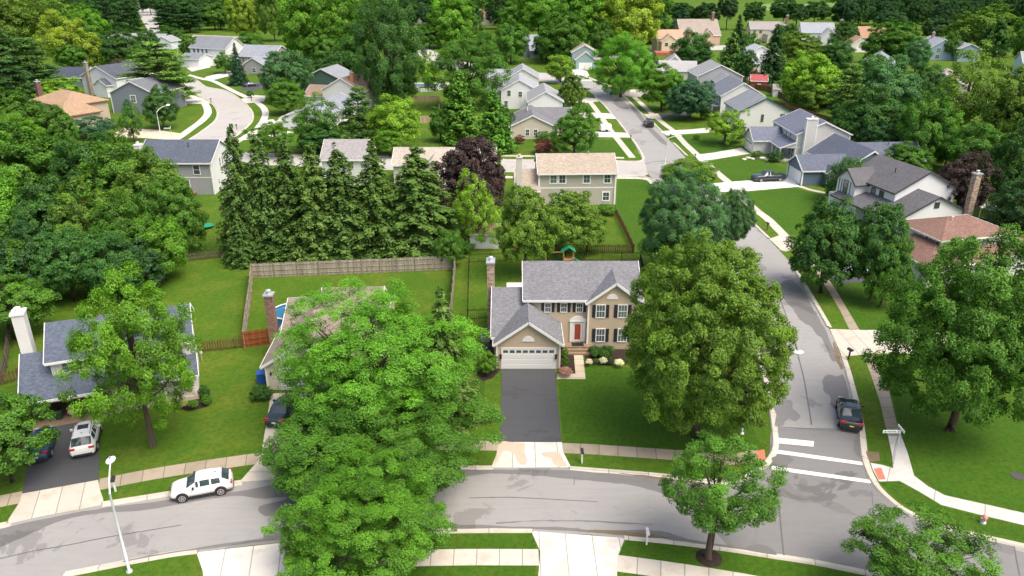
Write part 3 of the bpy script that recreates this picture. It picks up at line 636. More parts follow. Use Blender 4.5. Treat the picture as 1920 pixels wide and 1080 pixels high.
def tree(kind, x0, y0, x1, y1, colr, label, clear=1.6, base=None, group=None, name=None, tr=None, mulch=False, cat=None, rot=None, bark=None, trx=0):
    TCOUNT[0] += 1; k = TCOUNT[0]; rr = random.Random(k*13+5); c = LC[colr] if isinstance(colr, str) else colr
    j = rr.uniform(.9,1.12); j *= 1.42 if name is None and kind not in 's' else 1.1; c = (c[0]*j*rr.uniform(.93,1.08)*1.06, c[1]*j, c[2]*j*.95)
    conif = kind in 'spn'
    if conif:
        X, Y, h, a = fit_cone(x0, y0, x1, y1); a *= (1.36 if group == G2 else 1.2) if kind == 's' else 1.1; me, lm = P_[kind][k % len(P_[kind])]
        nm = name or ('spruce_tree' if kind == 's' else 'pine_tree')
        e = empty(nm, (X,Y,0), 0, label, cat or 'tree', group)
        cr = ob('crown', me, e, rz=rot if rot is not None else rr.uniform(0,6.28)); cr.scale = (a,a,h*1.02); cr.color = (*c,1)
        tk = ob('trunk', lm, e, rz=cr.rotation_euler.z); tk.scale = (a,a,h)
        TREES.append((X,Y,h,a,label)); return e
    X, Y, zc, a, b = fit_round(x0, y0, x1, y1, clear, base)
    src = PH[kind] if kind in PH else P_[kind][k % len(P_[kind])]
    nm = name or 'deciduous_tree'
    e = empty(nm, (X,Y,0), 0, label, cat or ('shrub' if kind == 'b' else 'tree'), group)
    rz = rot if rot is not None else rr.uniform(0,6.28)
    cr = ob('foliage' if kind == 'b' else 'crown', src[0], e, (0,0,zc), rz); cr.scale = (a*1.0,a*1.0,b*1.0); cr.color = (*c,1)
    if kind != 'b':
        t_ = ob('trunk', TR[k % 3], e, rz=rr.uniform(0,6)); r_ = tr or max(.12, min(.32, a*.055)); t_.scale = (r_, r_, zc*.95)
        if bark: t_.data = t_.data.copy(); t_.data.materials.clear(); t_.data.materials.append(bark)
        if Y < 330:
            l_ = ob('limbs', src[1], e, (0,0,zc), rz); l_.scale = (a*1.0,a*1.0,b*1.0)
    TREES.append((X,Y,zc+b,a,label))
    if mulch:
        mbm = MB(); mbm.tube([(0,0,.0),(0,0,.05),(0,0,.07)], [.85,.8,.3], 20); m_ = mbm.build('mulch_ring', MULCH, None, (X,Y,0.01)); props(m_, 'dark mulch ring round the foot of the young street tree', 'mulch ring')
    return e
T = tree
G1 = 'trees of the wood on the left'; G2 = 'spruces in the row behind the grey fence'; G3 = 'trees of the dense wood along the top edge'
# --- foreground
T('M', 488,676,908,985,(.056,.148,.020),'largest bright green maple on the near lawn, spreading over the street left of centre', base=895, rot=.6)
T('M', 525,850,852,1100,'bright','bright green maple at the bottom edge standing in front of the larger maple', base=1062, rot=2.2)
T('l', 520,1000,640,1095,'bright','small low leafy tree at the bottom edge beside the concrete driveway', clear=.8)
T('F', 518,520,885,800,'locust','feathery light green honey locust covering the beige ranch house', clear=1.2, rot=1.0)
T('s', 768,540,905,812,'sprl','dark norway spruce behind the feathery locust, left of the tan house lawn')
T('H', 1163,425,1488,836,'hero','huge dense round olive green tree on the corner lawn right of the tan house', clear=.8, rot=.3)
T('Z', 142,515,358,812,(.082,.205,.016),'bright green tree leaning over the white house with the blue roof', base=838, tr=.2, rot=3.6)
T('m', -95,728,80,890,'mid','green tree at the left edge overhanging the blue hatchback')
T('B', 1672,440,1990,815,'mid','very large spreading tree at the right edge above the corner lawn', clear=1.2, rot=2.0)
T('Y', 1236,818,1456,1018,'mid','young street tree with a bare trunk in a ring of mulch near the bottom edge', base=1046, tr=.20, mulch=True, rot=4.1)
T('Y', 1590,972,1858,1125,'mid','round street tree cut off by the bottom edge at the lower right', clear=1.6, rot=5.2)
T('m', 1488,380,1616,545,'dark','dark round tree on the verge beside the bend of the side street', base=548, tr=.26)
T('c', 1600,378,1706,545,'dark','tall dark tree behind the silver car by the red roofed house')
T('c', 1628,445,1702,572,'mid','slim yellow green tree on the lawn left of the red roofed house', base=576)
T('w', 1548,298,1644,382,'pineg','weeping dark green tree in front of the dark roofed timbered house', clear=.1)
T('m', 1756,287,1856,400,'purple','round purple leaved tree behind the brick chimney', clear=1)
T('B', 1196,322,1366,512,'blue','broad blue green tree behind the huge corner tree', clear=1)
T('B', 1335,354,1416,472,'blue','smaller blue green tree overhanging the bend of the side street', clear=1)
T('m', 1244,298,1350,352,'olive','yellow green tree top showing behind the broad blue green tree', clear=1)
T('c', 930,345,1042,500,'olive','left tree of the pair behind the picket fence at the beige roofed house')
T('c', 1012,350,1132,478,'olive','right tree of the pair behind the picket fence at the beige roofed house', base=474)
T('l', 848,328,934,455,'lime','slender bright lime tree beside the small garden shed', base=465)
T('c', 812,252,956,410,'purple','large dark purple beech behind the row of spruces')
# --- spruce row
for i,(x0,y0,x1,y1,cc,pos) in enumerate([(424,236,508,500,'spr','first'),(462,252,556,498,'spr','second'),(500,262,612,500,'spr','third'),(548,270,655,502,'sprl','fourth'),(590,276,710,500,'spr','fifth'),(650,262,770,498,'sprl','sixth'),(715,276,862,496,'sprl','seventh')]):
    T('s', x0,y0,x1,y1-16,cc,'%s tall spruce from the left in the row behind the grey fence' % pos, group=G2)
for i,(x0,y0,x1,y1,cc,lb) in enumerate([(425,405,490,500,'spr','low dark evergreen at the left end of the spruce row'),(690,395,800,484,'sprl','short spruce in front of the sixth and seventh tall spruces'),(560,400,670,488,'spr','short spruce in the middle of the spruce row'),
    (480,400,575,490,'spr','short spruce near the left end of the spruce row')]):
    T('s', x0,y0,x1,y1,cc,lb)
T('m', 815,430,872,500,'mid','bushy green tree at the right end of the grey privacy fence', clear=.2); T('b', 862,452,886,478,'mid','small leafy bush left of the garden shed', clear=0)
# --- wood on the left
WL = [(-70,245,95,400,'mid'),(20,255,150,380,'mid'),(110,262,235,400,'dark'),(170,270,300,420,'mid'),(235,292,340,430,'olive'),(280,330,372,470,'mid'),(-60,330,60,470,'bright'),(30,345,150,500,'dark'),
      (110,350,220,500,'olive'),(180,370,285,520,'mid'),(250,410,345,520,'bright'),(-70,420,40,570,'mid'),(0,430,110,560,'deep'),(70,430,180,560,'dark'),(150,440,250,560,'dark'),(200,450,290,545,'deep')]
WLL = ['large green tree of the left wood at the left edge above the road','green tree of the left wood just below the tan garage drive','dark tree of the left wood near the curved street lamp','green tree of the left wood touching the grey house','olive tree of the left wood in front of the grey house chimney side','green tree of the left wood nearest the grey house deck',
 'bright tree at the left edge halfway down the left wood','dark tree in the middle of the left wood','olive tree with rusty tips in the middle of the left wood','green tree in the lower middle of the left wood','low bright tree at the right foot of the left wood, by the lawn','green tree at the left edge at the foot of the left wood',
 'very dark tree at the foot of the left wood near the left edge','dark tree at the foot of the left wood above the tall white chimney','dark tree at the foot of the left wood behind the leaning bright tree','very dark low tree at the foot of the left wood beside the lawn']
for (x0,y0,x1,y1,cc),lb in zip(WL,WLL): T('m', x0-8,y0-4,x1+8,y1+6,cc,lb, group=G1, clear=.4)
T('m', -60,515,82,620,'mid','low spreading tree at the left edge above the white chimney house')
# --- upper left
UL = [('m',-60,-30,75,100,'olive','olive tree at the top left corner'),('l',40,-20,150,85,'olive','olive tree along the top edge near the left corner'),('l',70,28,182,128,'yel','yellow green open tree above the white house with the brick chimney'),('m',120,12,196,88,'bright','light green tree left of the dark pines along the top edge'),
 ('p',-40,40,62,172,'pineg','tall dark pine at the left edge in the upper corner'),('p',-20,110,85,225,'deep','dark pine left of the tan brick house'),('p',20,70,120,190,'pineg','dark pine behind the tan brick house'),('l',68,145,155,198,'lime','low lime green tree behind the tan brick house'),('m',-40,165,78,285,'mid','green tree at the left edge beside the tan brick house chimney'),
 ('m',-30,215,70,300,'bright','light green tree at the left edge below the tan brick house'),('m',70,196,142,280,'mid','green tree against the wall of the tan brick house'),('b',138,218,218,260,'teal','dark dome shaped bush by the tan garage door'),('l',222,196,268,262,'mid','small airy tree beside the tan driveway'),('n',228,185,262,232,'teal','small dark conifer against the grey gabled house'),
 ('m',268,162,332,238,'dark','round dark maple on the lawn inside the curved street'),('p',246,76,376,205,'pinel','large layered pine above the curved street'),('m',190,52,262,124,'dark','dark round tree behind the white house with the brick chimney'),('p',178,-20,242,80,'deep','dark pine along the top edge, left of the far lane'),('p',222,-10,275,72,'deep','dark pine directly left of the far lane'),
 ('p',288,-10,352,65,'deep','dark pine directly right of the far lane'),('p',330,4,385,62,'deep','dark pine above the pale ranch house'),('m',372,6,428,55,'mid','round green tree along the top edge above the tan roofed house'),('m',425,-20,488,72,'yel','yellow green tree at the top above the grey gabled house'),('s',430,80,468,160,'teal','blue green spruce beside the curved street'),
 ('m',338,66,388,116,'mid','green tree left of the white two storey house'),('b',205,110,246,136,'purple','purple bush behind the grey gabled house'),('m',240,85,275,130,'mid','green tree between the pale ranch house and the white house'),('m',150,60,205,115,'dark','dark green tree above the white house with the brick chimney'),
 ('b',425,120,446,136,'mid','small green bush by the white two storey garage'),('b',462,170,476,184,'dark','small round bush beside the curved street')]
for kd,x0,y0,x1,y1,cc,lb in UL: T(kd, x0,y0,x1,y1,cc,lb, clear=0 if kd=='b' else .7)
# --- upper middle
UM = [('m',478,-40,540,78,'olive','yellow green tree at the top edge right of the grey house'),('m',520,-25,625,115,'bright','tall light green tree at the top, left of the darker ones'),('m',580,-30,690,125,'bright','tall light green tree behind the green gabled house'),('m',630,40,720,150,'mid','green tree behind the brown roofed house with the small chimney'),
 ('Z',660,-20,792,205,'dark','tallest dark oak with a bare trunk beside the fenced pool'),('m',700,110,780,195,'dark','dark green tree at the foot of the tall dark oak'),('m',486,92,584,188,'blue','round blue green tree in front of the green gabled house'),('m',500,150,572,212,'mid','low green tree on the lawn of the curved street'),
 ('Z',806,62,948,205,'mid','very large green tree above the pair of bright conifers'),('m',800,-20,895,90,'bright','light green tree at the top edge above the very large green tree'),('m',740,-30,800,40,'deep','dark tree at the top edge behind the far grey roofed house'),('l',784,98,822,160,'lime','small yellow green tree behind the fenced pool'),
 ('n',822,132,905,272,'mid','left one of the two bright feathery conifers in the centre back'),('n',886,168,965,290,'mid','right one of the two bright feathery conifers in the centre back'),('p',640,162,716,285,'pineg','dark pine in front of the white house with the grey roof'),('m',696,180,796,280,'lime','loose yellow green tree right of the dark pine'),
 ('l',540,180,645,280,'mid','open airy tree in front of the white gable'),('m',924,38,992,118,'mid','green tree left of the dark roofed far house'),('m',1003,18,1105,118,'mid','large green tree behind the small teal gabled house'),('m',960,-30,1060,70,'bright','tall light green tree at the top edge above the centre'),
 ('m',1035,-40,1160,95,'bright','broad light green tree at the top edge behind the round locust'),('m',1120,-30,1250,100,'yel','broad yellow green tree at the top edge right of the centre'),('Z',1108,62,1226,182,'locust','round fresh green street tree with a trunk by the parked cars'),('m',1022,104,1080,152,'lime','small lime green round tree beside the far bend'),
 ('c',1046,136,1096,215,'olive','narrow upright tree behind the white gabled house'),('m',1200,124,1284,205,'bright','light green rounded tree right of the upper street'),('m',1250,148,1342,222,'teal','dark bluish maple with a clear trunk right of the upper street'),('m',1262,60,1344,134,'dark','round dark green tree above the grey sided gable house'),
 ('n',1338,58,1398,145,'pinel','light green conifer right of the round dark tree'),('s',1348,28,1405,138,'deep','dark pointed conifer behind the light green conifer'),('s',1412,48,1474,165,'deep','dark spruce above the white shed'),('l',1322,204,1402,268,'lime','open yellow green tree in front of the white house with green trim'),
 ('m',1035,202,1120,292,'mid','green tree at the corner beside the red shrubs'),('s',1250,14,1302,62,'teal','blue green spruce at the back above the yellow house'),('m',890,-25,970,42,'dark','dark tree at the top edge above the small brown roof'),('m',610,-40,700,40,'mid','green tree at the top edge above the tall oak'),
 ('m',740,60,785,110,'mid','green tree left of the far pale drive'),('l',470,225,560,290,'mid','loose tree above the spruce row by the curved street'),('m',560,228,640,285,'dark','dark tree behind the spruce row under the white gable'),('m',700,240,760,290,'bright','light tree behind the spruce row near the purple beech'),
 ('b',1001,262,1048,290,'red','dusky red rounded shrub on the corner lawn'),('b',1005,246,1040,266,'mid','clipped green bush against the cream gabled house'),('b',964,253,984,270,'red','small red shrub at the left of the cream gabled house'),('b',1121,382,1155,404,'mid','clipped dark green bush at the corner of the beige roofed house'),
 ('b',880,270,905,296,'bright','light bush right of the purple beech'),('m',905,285,940,330,'bright','light green tree between the purple beech and the beige roofed house')]
for kd,x0,y0,x1,y1,cc,lb in UM: T(kd, x0,y0,x1,y1,cc,lb, clear=0 if kd=='b' else .7)
# --- upper right
UR = [('m',1455,60,1542,118,'olive','olive round tree in front of the far grey roofed house'),('m',1535,72,1604,140,'dark','dark green tree left of the orange brick garage'),('m',1462,100,1582,200,'lime','brightest lime green willow in the upper right'),('m',1484,148,1558,205,'olive','yellow flowering tree in front of the lime willow'),
 ('p',1540,118,1618,250,'pinel','tall pine between the lime willow and the dark grove'),('m',1590,108,1715,235,'blue','large blue green tree before the taupe roofed house'),('m',1578,170,1700,290,'dark','large dark tree behind the blue house'),('m',1684,176,1785,315,'mid','green tree above the dark timbered house'),
 ('m',1620,38,1722,122,'mid','round green tree right of the orange brick garage'),('m',1696,72,1748,135,'blue','small blue green tree left of the far blue house'),('l',1748,92,1880,262,'olive','large loose olive tree at the upper right'),('m',1788,15,1925,105,'olive','broad olive tree near the top right corner'),
 ('m',1850,120,1990,290,'olive','large olive tree at the right edge in the upper half'),('m',1770,230,1880,330,'mid','green tree above the purple leaved tree'),('m',1855,230,1980,400,'dark','dark tree at the right edge right of the purple leaved tree'),('m',1870,330,1980,450,'deep','very dark tree at the right edge above the purple shrub'),
 ('b',1845,402,1925,450,'purple','purple spreading shrub behind the red roofed house'),('m',1765,60,1800,110,'mid','tree beside the far blue house'),('l',1740,200,1810,300,'bright','light tree in the grove above the purple leaved tree'),('m',1900,20,2000,130,'mid','green tree at the top right corner'),
 ('m',1610,225,1690,300,'deep','very dark tree right of the white house with the large chimney'),('b',1300,252,1312,262,'mid','small bush beside the upper street mailbox'),('m',1380,95,1420,150,'dark','dark tree left of the dark spruce')]
for kd,x0,y0,x1,y1,cc,lb in UR: T(kd, x0,y0,x1,y1,cc,lb, clear=0 if kd=='b' else .7)
EX = [('m',560,60,640,130,'mid','green tree in the upper left centre above the green gabled house'),('m',600,95,680,160,'dark','dark tree behind the green gabled house'),('m',440,60,500,110,'mid','green tree right of the blue green spruce'),('m',575,110,650,150,'dark','dark tree peeking over the brown roof'),
 ('m',655,120,720,185,'dark','dark green tree right of the orange chimney'),('p',60,130,130,190,'pineg','pine above the tan brick house roof'),('m',255,55,300,100,'dark','dark tree below the far lane'),('m',880,60,935,130,'mid','green tree behind the three white houses'),('m',905,90,945,150,'dark','dark tree touching the farthest white house'),
 ('m',780,40,830,90,'mid','mid green tree above the fenced pool'),('m',1100,40,1150,105,'mid','green tree left of the yellow house woods'),('m',1000,60,1050,110,'dark','dark tree left of the small teal house'),('m',1190,95,1235,150,'mid','green tree right of the round street locust'),
 ('m',1380,60,1425,120,'mid','green tree between the far cream house and the dark spruce'),('m',1440,45,1500,95,'dark','dark tree right of the cream two storey house'),('m',1560,40,1610,90,'dark','dark tree right of the far grey gabled house'),('m',1500,95,1560,140,'olive','olive tree below the far grey gabled house'),
 ('m',1610,100,1670,160,'mid','green tree in the grove right of the lime willow'),('m',1700,120,1770,200,'dark','dark tree right of the taupe roofed house'),('m',1840,40,1900,110,'dark','dark tree behind the broad olive tree'),('m',1730,30,1790,75,'deep','very dark tree above the far blue house'),('m',1640,20,1700,60,'deep','very dark tree at the back of the far wood'),
 ('m',1750,240,1810,310,'dark','dark tree behind the dark roofed timbered house'),('m',1660,270,1740,330,'mid','bright low tree behind the dark ridge of the timbered house'),('m',1870,170,1960,280,'mid','green tree low at the right edge of the upper half'),('m',1560,190,1620,260,'dark','dark tree beside the tall pine in the grove'),
 ('m',130,60,200,115,'mid','green tree between the yellow green tree and the pale ranch house'),('m',300,50,345,85,'dark','dark tree above the pale ranch house gable'),('m',100,80,160,130,'mid','green tree behind the dark blue roof at the upper left'),('m',520,120,580,175,'mid','green tree left of the green gabled house'),
 ('m',800,200,850,262,'mid','green tree at the foot of the left bright conifer'),('m',930,200,965,250,'mid','small tree left of the cream gabled house'),('m',400,100,440,135,'mid','green bushy tree beside the white two storey house'),('m',1290,160,1330,205,'mid','green tree behind the dark bluish maple'),
 ('m',935,5,1000,60,'mid','green tree at the top edge right of the small brown roof'),('m',850,20,905,70,'mid','bright tree at the top edge behind the very large green tree'),('m',700,10,760,80,'dark','dark tree behind the crown of the tall dark oak'),('m',1180,20,1260,80,'mid','green tree at the top edge behind the broad yellow green one')]
for kd,x0,y0,x1,y1,cc,lb in EX: T(kd, x0,y0,x1,y1,cc,lb, clear=.7)
# --- small shrubs of the gardens
SH = [(895,660,936,705,'bright','light green shrub left of the white garage door'),(1051,652,1065,672,'bright','upper clipped bush beside the garage wall'),(1052,668,1068,692,'bright','lower clipped bush beside the garage wall'),(1104,650,1128,662,'dark','dark low hedge bush nearest the front steps'),(1124,650,1152,664,'dark','dark low hedge bush under the ground floor windows'),
      (1107,657,1122,669,'mid','left round bush behind the white flowers'),(1122,657,1142,670,'mid','right round bush behind the white flowers'),(1137,669,1150,682,'dark','round green bush between two white flower clumps'),
      (372,722,392,748,'dark','round bush at the right corner of the porch'),(378,740,398,760,'bright','low pale green hosta at the end of the porch bed'),(352,750,372,764,'bright','green hosta in the middle of the porch bed'),(470,722,510,752,'dark','dark low hedge left of the beige garage'),(1800,330,1825,345,'mid','bush behind the brick chimney'),
      (1545,340,1562,352,'mid','small bush at the blue house window bay'),(1410,283,1432,296,'mid','low shrub beside the drive of the white porch house'),(1440,282,1470,304,'dark','leafy shrubs in front of the white porch'),(1310,205,1340,225,'dark','shrubs in front of the white two storey house'),(1365,232,1400,268,'dark','dark bush under the wall with green trim')]
for x0,y0,x1,y1,cc,lb in SH: T('b', x0,y0,x1,y1,cc,lb, clear=0, name='shrub', cat='shrub')
for x0,y0,x1,y1,lb in [(1098,673,1111,684,'left clump of white hydrangea flowers in the front bed'),(1123,670,1139,682,'middle clump of white hydrangea flowers in the front bed'),(1151,673,1169,686,'right clump of white hydrangea flowers in the front bed')]:
    T('b', x0,y0,x1,y1,(.75,.76,.66),lb, clear=0, name='flower_clump', cat='flowers')
T('b',1046,690,1072,702,(.45,.26,.24),'pinkish low flowers at the corner of the front walk', clear=0, name='flower_clump', cat='flowers')
T('b',336,750,352,764,(.35,.40,.16),'pale variegated hosta in the porch bed', clear=0, name='shrub', cat='shrub')
T('b',1112,672,1122,680,'mid','small grey green plant between two white flower clumps', clear=0, name='shrub', cat='shrub')
# --- dense wood along the top edge (countable rows, then one far mass)
rr = random.Random(99)
for row,(Y,sp) in enumerate([(470,13.5),(505,14),(545,15),(600,16)]):
    half = Y*.69; x = -half+rr.uniform(0,sp)
    while x < half+8:
        X = x+rr.uniform(-3,3); YY = Y+rr.uniform(-12,12); px, py = proj(X, YY, 6)
        x += sp
        if 1250 < px < 1570 and row > 0: continue
        if 245 < px < 300 and row < 3: continue
        h = rr.uniform(14,20); a = rr.uniform(5.6,8); k = 'm' if rr.random() < .8 else 'c'; me, lm = P_[k][rr.randrange(len(P_[k]))]
        e = empty('woodland_tree', (X,YY,0), 0, 'green tree in the dense wood along the top edge', 'tree', G3)
        c = LC[rr.choice(['mid','dark','deep','dark','bright'] if px < 1500 else ['dark','deep','deep','dark','mid'])]; zc = h*.58; b = h*.46
        if 1245 < px < 1575: zc = h*.66; b = h*.36
        cr = ob('crown', me, e, (0,0,zc), rr.uniform(0,6)); cr.scale = (a,a,b); cr.color = (*c,1)
        t_ = ob('trunk', TR[rr.randrange(3)], e); t_.scale = (.32,.32,zc)
rng = np.random.default_rng(5); cs=[]; ns=[]; ts=[]
for Y in range(650, 1500, 42):
    half = Y*.72; 
    for X in np.arange(-half, half, 19):
        cx, cy = X+rng.uniform(-5,5), Y+rng.uniform(-16,16); px,_ = proj(cx, cy, 8)
        if 1262 < px < 1562 and Y < 900: continue
        m = 260; u = unit(rng.normal(size=(m,3))+np.array([0,-.3,.3])); p = u*np.array([10,10,8])*rng.uniform(.7,1.05,(m,1))+np.array([cx,cy,9+rng.uniform(-2,4)])
        cs.append(p); ns.append(unit(u+rng.normal(size=(m,3))*.4)); ts.append(.5+rng.normal()*.12+rng.normal(size=m)*.12)
C = np.concatenate(cs); me = leaf_mesh('far_wood', C, np.concatenate(ns), np.full(len(C),2.6), np.full(len(C),1.9), np.concatenate(ts), LEAF)
fw = ob('far_wood', me); fw.color = (*LC['dark'],1); props(fw, 'far dark green wood along the horizon', 'wood', None, 'stuff')
# ------------------------------------------------------------------ houses
WPROTO = {}
def win_meshes(w, h, mun, tw=.09):
    k = (round(w,2), round(h,2), mun, tw)
    if k in WPROTO: return WPROTO[k]
    f = MB(); f.box(-w/2-tw, -w/2, -.06, .02, -tw, h+tw); f.box(w/2, w/2+tw, -.06, .02, -tw, h+tw)
    f.box(-w/2, w/2, -.06, .02, h, h+tw); f.box(-w/2, w/2, -.075, .02, -tw, 0); f.box(-w/2, w/2, -.05, .0, h/2-.025, h/2+.025)
    for i in range(1, mun): x = -w/2+w*i/mun; f.box(x-.015, x+.015, -.04, -.005, .001, h/2-.026); f.box(x-.015, x+.015, -.04, -.005, h/2+.026, h-.001)
    g = MB(); g.box(-w/2, w/2, -.03, -.01, 0, h)
    WPROTO[k] = (f, g); return WPROTO[k]
WM = {}
def window(root, x, y, z, ang, w, h, mun=1, shut=None, frame=None, name='window', tw=.09):
    f, g = win_meshes(w, h, mun, tw); fr = frame or WHITE
    k = (id(f), fr.name)
    if k not in WM: WM[k] = (f.mesh('window', fr), g.mesh('pane', GLASS))
    o = ob(name, WM[k][0], root, (x,y,z), R(ang)); ob('pane', WM[k][1], o)
    if shut:
        for s in (-1,1):
            k2 = ('sh', round(w,2), round(h,2), shut.name)
            if k2 not in WM:
                m = MB(); sw = max(.3, w*.42); m.box(-sw/2, sw/2, -.045, 0, -.04, h+.04)
                for i in range(int(h/.12)): m.box(-sw/2+.05, sw/2-.05, -.055, -.045, .04+i*.12, .10+i*.12)
                WM[k2] = (m.mesh('shutter', shut), sw)
            sw = WM[k2][1]; a = R(ang); d = s*(w/2+tw+sw/2+.02)
            ob('shutter', WM[k2][0], root, (x+cos(a)*d, y+sin(a)*d, z), a)
    return o
def garage_door(root, x, y, ang, w=4.88, h=2.13, wins=8, mat=None, z=0):
    m = MB(); m.box(-w/2, w/2, -.03, .01, 0, h)
    for i in range(4):
        for j in range(8 if w > 3.5 else 4):
            n_ = 8 if w > 3.5 else 4; pw = w/n_
            if i == 3 and wins: continue
            m.box(-w/2+j*pw+.06, -w/2+(j+1)*pw-.06, -.042, -.03, i*h/4+.07, (i+1)*h/4-.06)
    o = m.build('garage_door', mat or WHITE, root, (x,y,z), R(ang))
    if wins:
        g = MB(); pw = w/wins
        for j in range(wins): g.box(-w/2+j*pw+.08, -w/2+(j+1)*pw-.08, -.038, -.031, h*.80, h*.93)
        g.build('door_window', GLASS, o)
    f = MB(); f.box(-w/2-.12,-w/2,-.05,.02,0,h+.12); f.box(w/2,w/2+.12,-.05,.02,0,h+.12); f.box(-w/2,w/2,-.05,.02,h,h+.12); f.build('door_frame', WHITE, o)
    return o
class House:
    def __init__(s, name, pos, ang, label, cat='house', wall=(.5,.45,.38), roof=(.2,.2,.22), trim=None, group=None, wallmat=None):
        s.root = empty(name, (pos[0], pos[1], 0), R(ang), label, cat, group)
        s.W = MB(); s.Rf = MB(); s.Tr = MB(); s.wm = wallmat or siding(wall); s.rm = shingle(tuple(x*.86 for x in roof)); s.tm = trim or WHITE; s.wings = []; s.extra = []
    def slope(s, a, b, c, d, th=.14, fascia=True, rake=(True,True)):
        # a,b along the eave (low), c,d along the ridge (c above b, d above a)
        s.Rf.slab([a,b,c,d], th)
        a, b, c, d = map(Vector, (a,b,c,d)); o = Vector((0,0,-.09))
        out = ((a-d)-((a-d).dot((b-a).normalized()))*(b-a).normalized()); out.z = 0; out.normalize()
        if fascia: s.Tr.bar(a+o+out*.03, b+o+out*.03, .05, .22)
        e = (b-a).normalized()
        if rake[0]: s.Tr.bar(a+o-e*.03, d+o-e*.03, .05, .24)
        if rake[1]: s.Tr.bar(b+o+e*.03, c+o+e*.03, .05, .24)
    def gable(s, x0, x1, y0, y1, ze, axis, rise, z0=0, oh=.38, ohr=.28, ends=(True,True), wall=True):
        s.wings.append((x0,x1,y0,y1,ze,axis,rise))
        if axis == 'x':
            ym = (y0+y1)/2; k = rise/(ym-y0)
            if wall: s.W.prism([(x0,y0,z0),(x0,y0,ze),(x0,ym,ze+rise),(x0,y1,ze),(x0,y1,z0)], (x1-x0,0,0))
            X0, X1 = x0-(ohr if ends[0] else 0), x1+(ohr if ends[1] else 0); dz = .16
            s.slope((X0,y0-oh,ze-oh*k+dz),(X1,y0-oh,ze-oh*k+dz),(X1,ym,ze+rise+dz),(X0,ym,ze+rise+dz), rake=ends)
            s.slope((X1,y1+oh,ze-oh*k+dz),(X0,y1+oh,ze-oh*k+dz),(X0,ym,ze+rise+dz),(X1,ym,ze+rise+dz), rake=ends[::-1])
        else:
            xm = (x0+x1)/2; k = rise/(xm-x0)
            if wall: s.W.prism([(x0,y0,z0),(x0,y0,ze),(xm,y0,ze+rise),(x1,y0,ze),(x1,y0,z0)], (0,y1-y0,0))
            Y0, Y1 = y0-(ohr if ends[0] else 0), y1+(ohr if ends[1] else 0); dz = .16
            s.slope((x0-oh,Y1,ze-oh*k+dz),(x0-oh,Y0,ze-oh*k+dz),(xm,Y0,ze+rise+dz),(xm,Y1,ze+rise+dz), rake=ends[::-1])
            s.slope((x1+oh,Y0,ze-oh*k+dz),(x1+oh,Y1,ze-oh*k+dz),(xm,Y1,ze+rise+dz),(xm,Y0,ze+rise+dz), rake=ends)
    def shed(s, x0, x1, y0, y1, z0_, z1_, oh=.3, walls=True, wz=0):   # single slope, low at y0
        k = (z1_-z0_)/(y1-y0); dz = .14
        if walls: s.W.prism([(x0,y0,wz),(x0,y0,z0_),(x0,y1,z1_),(x0,y1,wz)], (x1-x0,0,0))
        s.slope((x0-.2,y0-oh,z0_-oh*k+dz),(x1+.2,y0-oh,z0_-oh*k+dz),(x1+.2,y1,z1_+dz),(x0-.2,y1,z1_+dz))
    def hip(s, x0, x1, y0, y1, ze, rise, z0=0, oh=.45, run=None):
        s.W.box(x0,x1,y0,y1,z0,ze); s.wings.append((x0,x1,y0,y1,ze,'h',rise))
        X0,X1,Y0,Y1 = x0-oh,x1+oh,y0-oh,y1+oh; zb = ze-.02; zt = ze+rise
        if X1-X0 >= Y1-Y0: r = (Y1-Y0)/2; A = (X0+r,(Y0+Y1)/2,zt); B = (X1-r,(Y0+Y1)/2,zt)
        else: r = (X1-X0)/2; A = ((X0+X1)/2,Y0+r,zt); B = ((X0+X1)/2,Y1-r,zt)
        c = [(X0,Y0,zb),(X1,Y0,zb),(X1,Y1,zb),(X0,Y1,zb)]
        vs = c+[A,B]
        if X1-X0 >= Y1-Y0: fs = [(0,1,5,4),(1,2,5),(2,3,4,5),(3,0,4),(0,3,2,1)]
        else: fs = [(0,1,4),(1,2,5,4),(2,3,5),(3,0,4,5),(0,3,2,1)]
        s.Rf.add(vs, fs)
        for i in range(4):
            a = Vector(c[i]); b = Vector(c[(i+1)%4]); n_ = (b-a).cross(Vector((0,0,1))).normalized(); s.Tr.bar(a+n_*.03+Vector((0,0,-.08)), b+n_*.03+Vector((0,0,-.08)), .05, .2)
    def fp(s, face, i, u, off=0):
        x0,x1,y0,y1 = s.wings[i][:4]
        return {'F':(x0+u, y0-off, 0), 'R':(x1+off, y0+u, 90), 'L':(x0-off, y1-u, -90), 'B':(x1-u, y1+off, 180)}[face]
    def win(s, face, i, u, z, w=.9, h=1.3, mun=1, shut=None, frame=None, tw=.09):
        x, y, a = s.fp(face, i, u); return window(s.root, x, y, z, a, w, h, mun, shut, frame, tw=tw)
    def gdoor(s, face, i, u, w=4.88, h=2.13, wins=8, mat=None):
        x, y, a = s.fp(face, i, u); return garage_door(s.root, x, y, a, w, h, wins, mat)
    def door(s, face, i, u, z=.2, w=.95, h=2.1, mat=None):
        x, y, a = s.fp(face, i, u); m = MB(); m.box(-w/2,w/2,-.05,0,0,h); m.box(-w/2+.12,w/2-.12,-.065,-.05,.15,h*.42); m.box(-w/2+.12,w/2-.12,-.065,-.05,h*.5,h-.15)
        o = m.build('front_door', mat or WHITE, s.root, (x,y,z), R(a)); f = MB(); f.box(-w/2-.12,-w/2,-.07,0,0,h+.12); f.box(w/2,w/2+.12,-.07,0,0,h+.12); f.box(-w/2,w/2,-.07,0,h,h+.12); f.build('door_frame', WHITE, o); return o
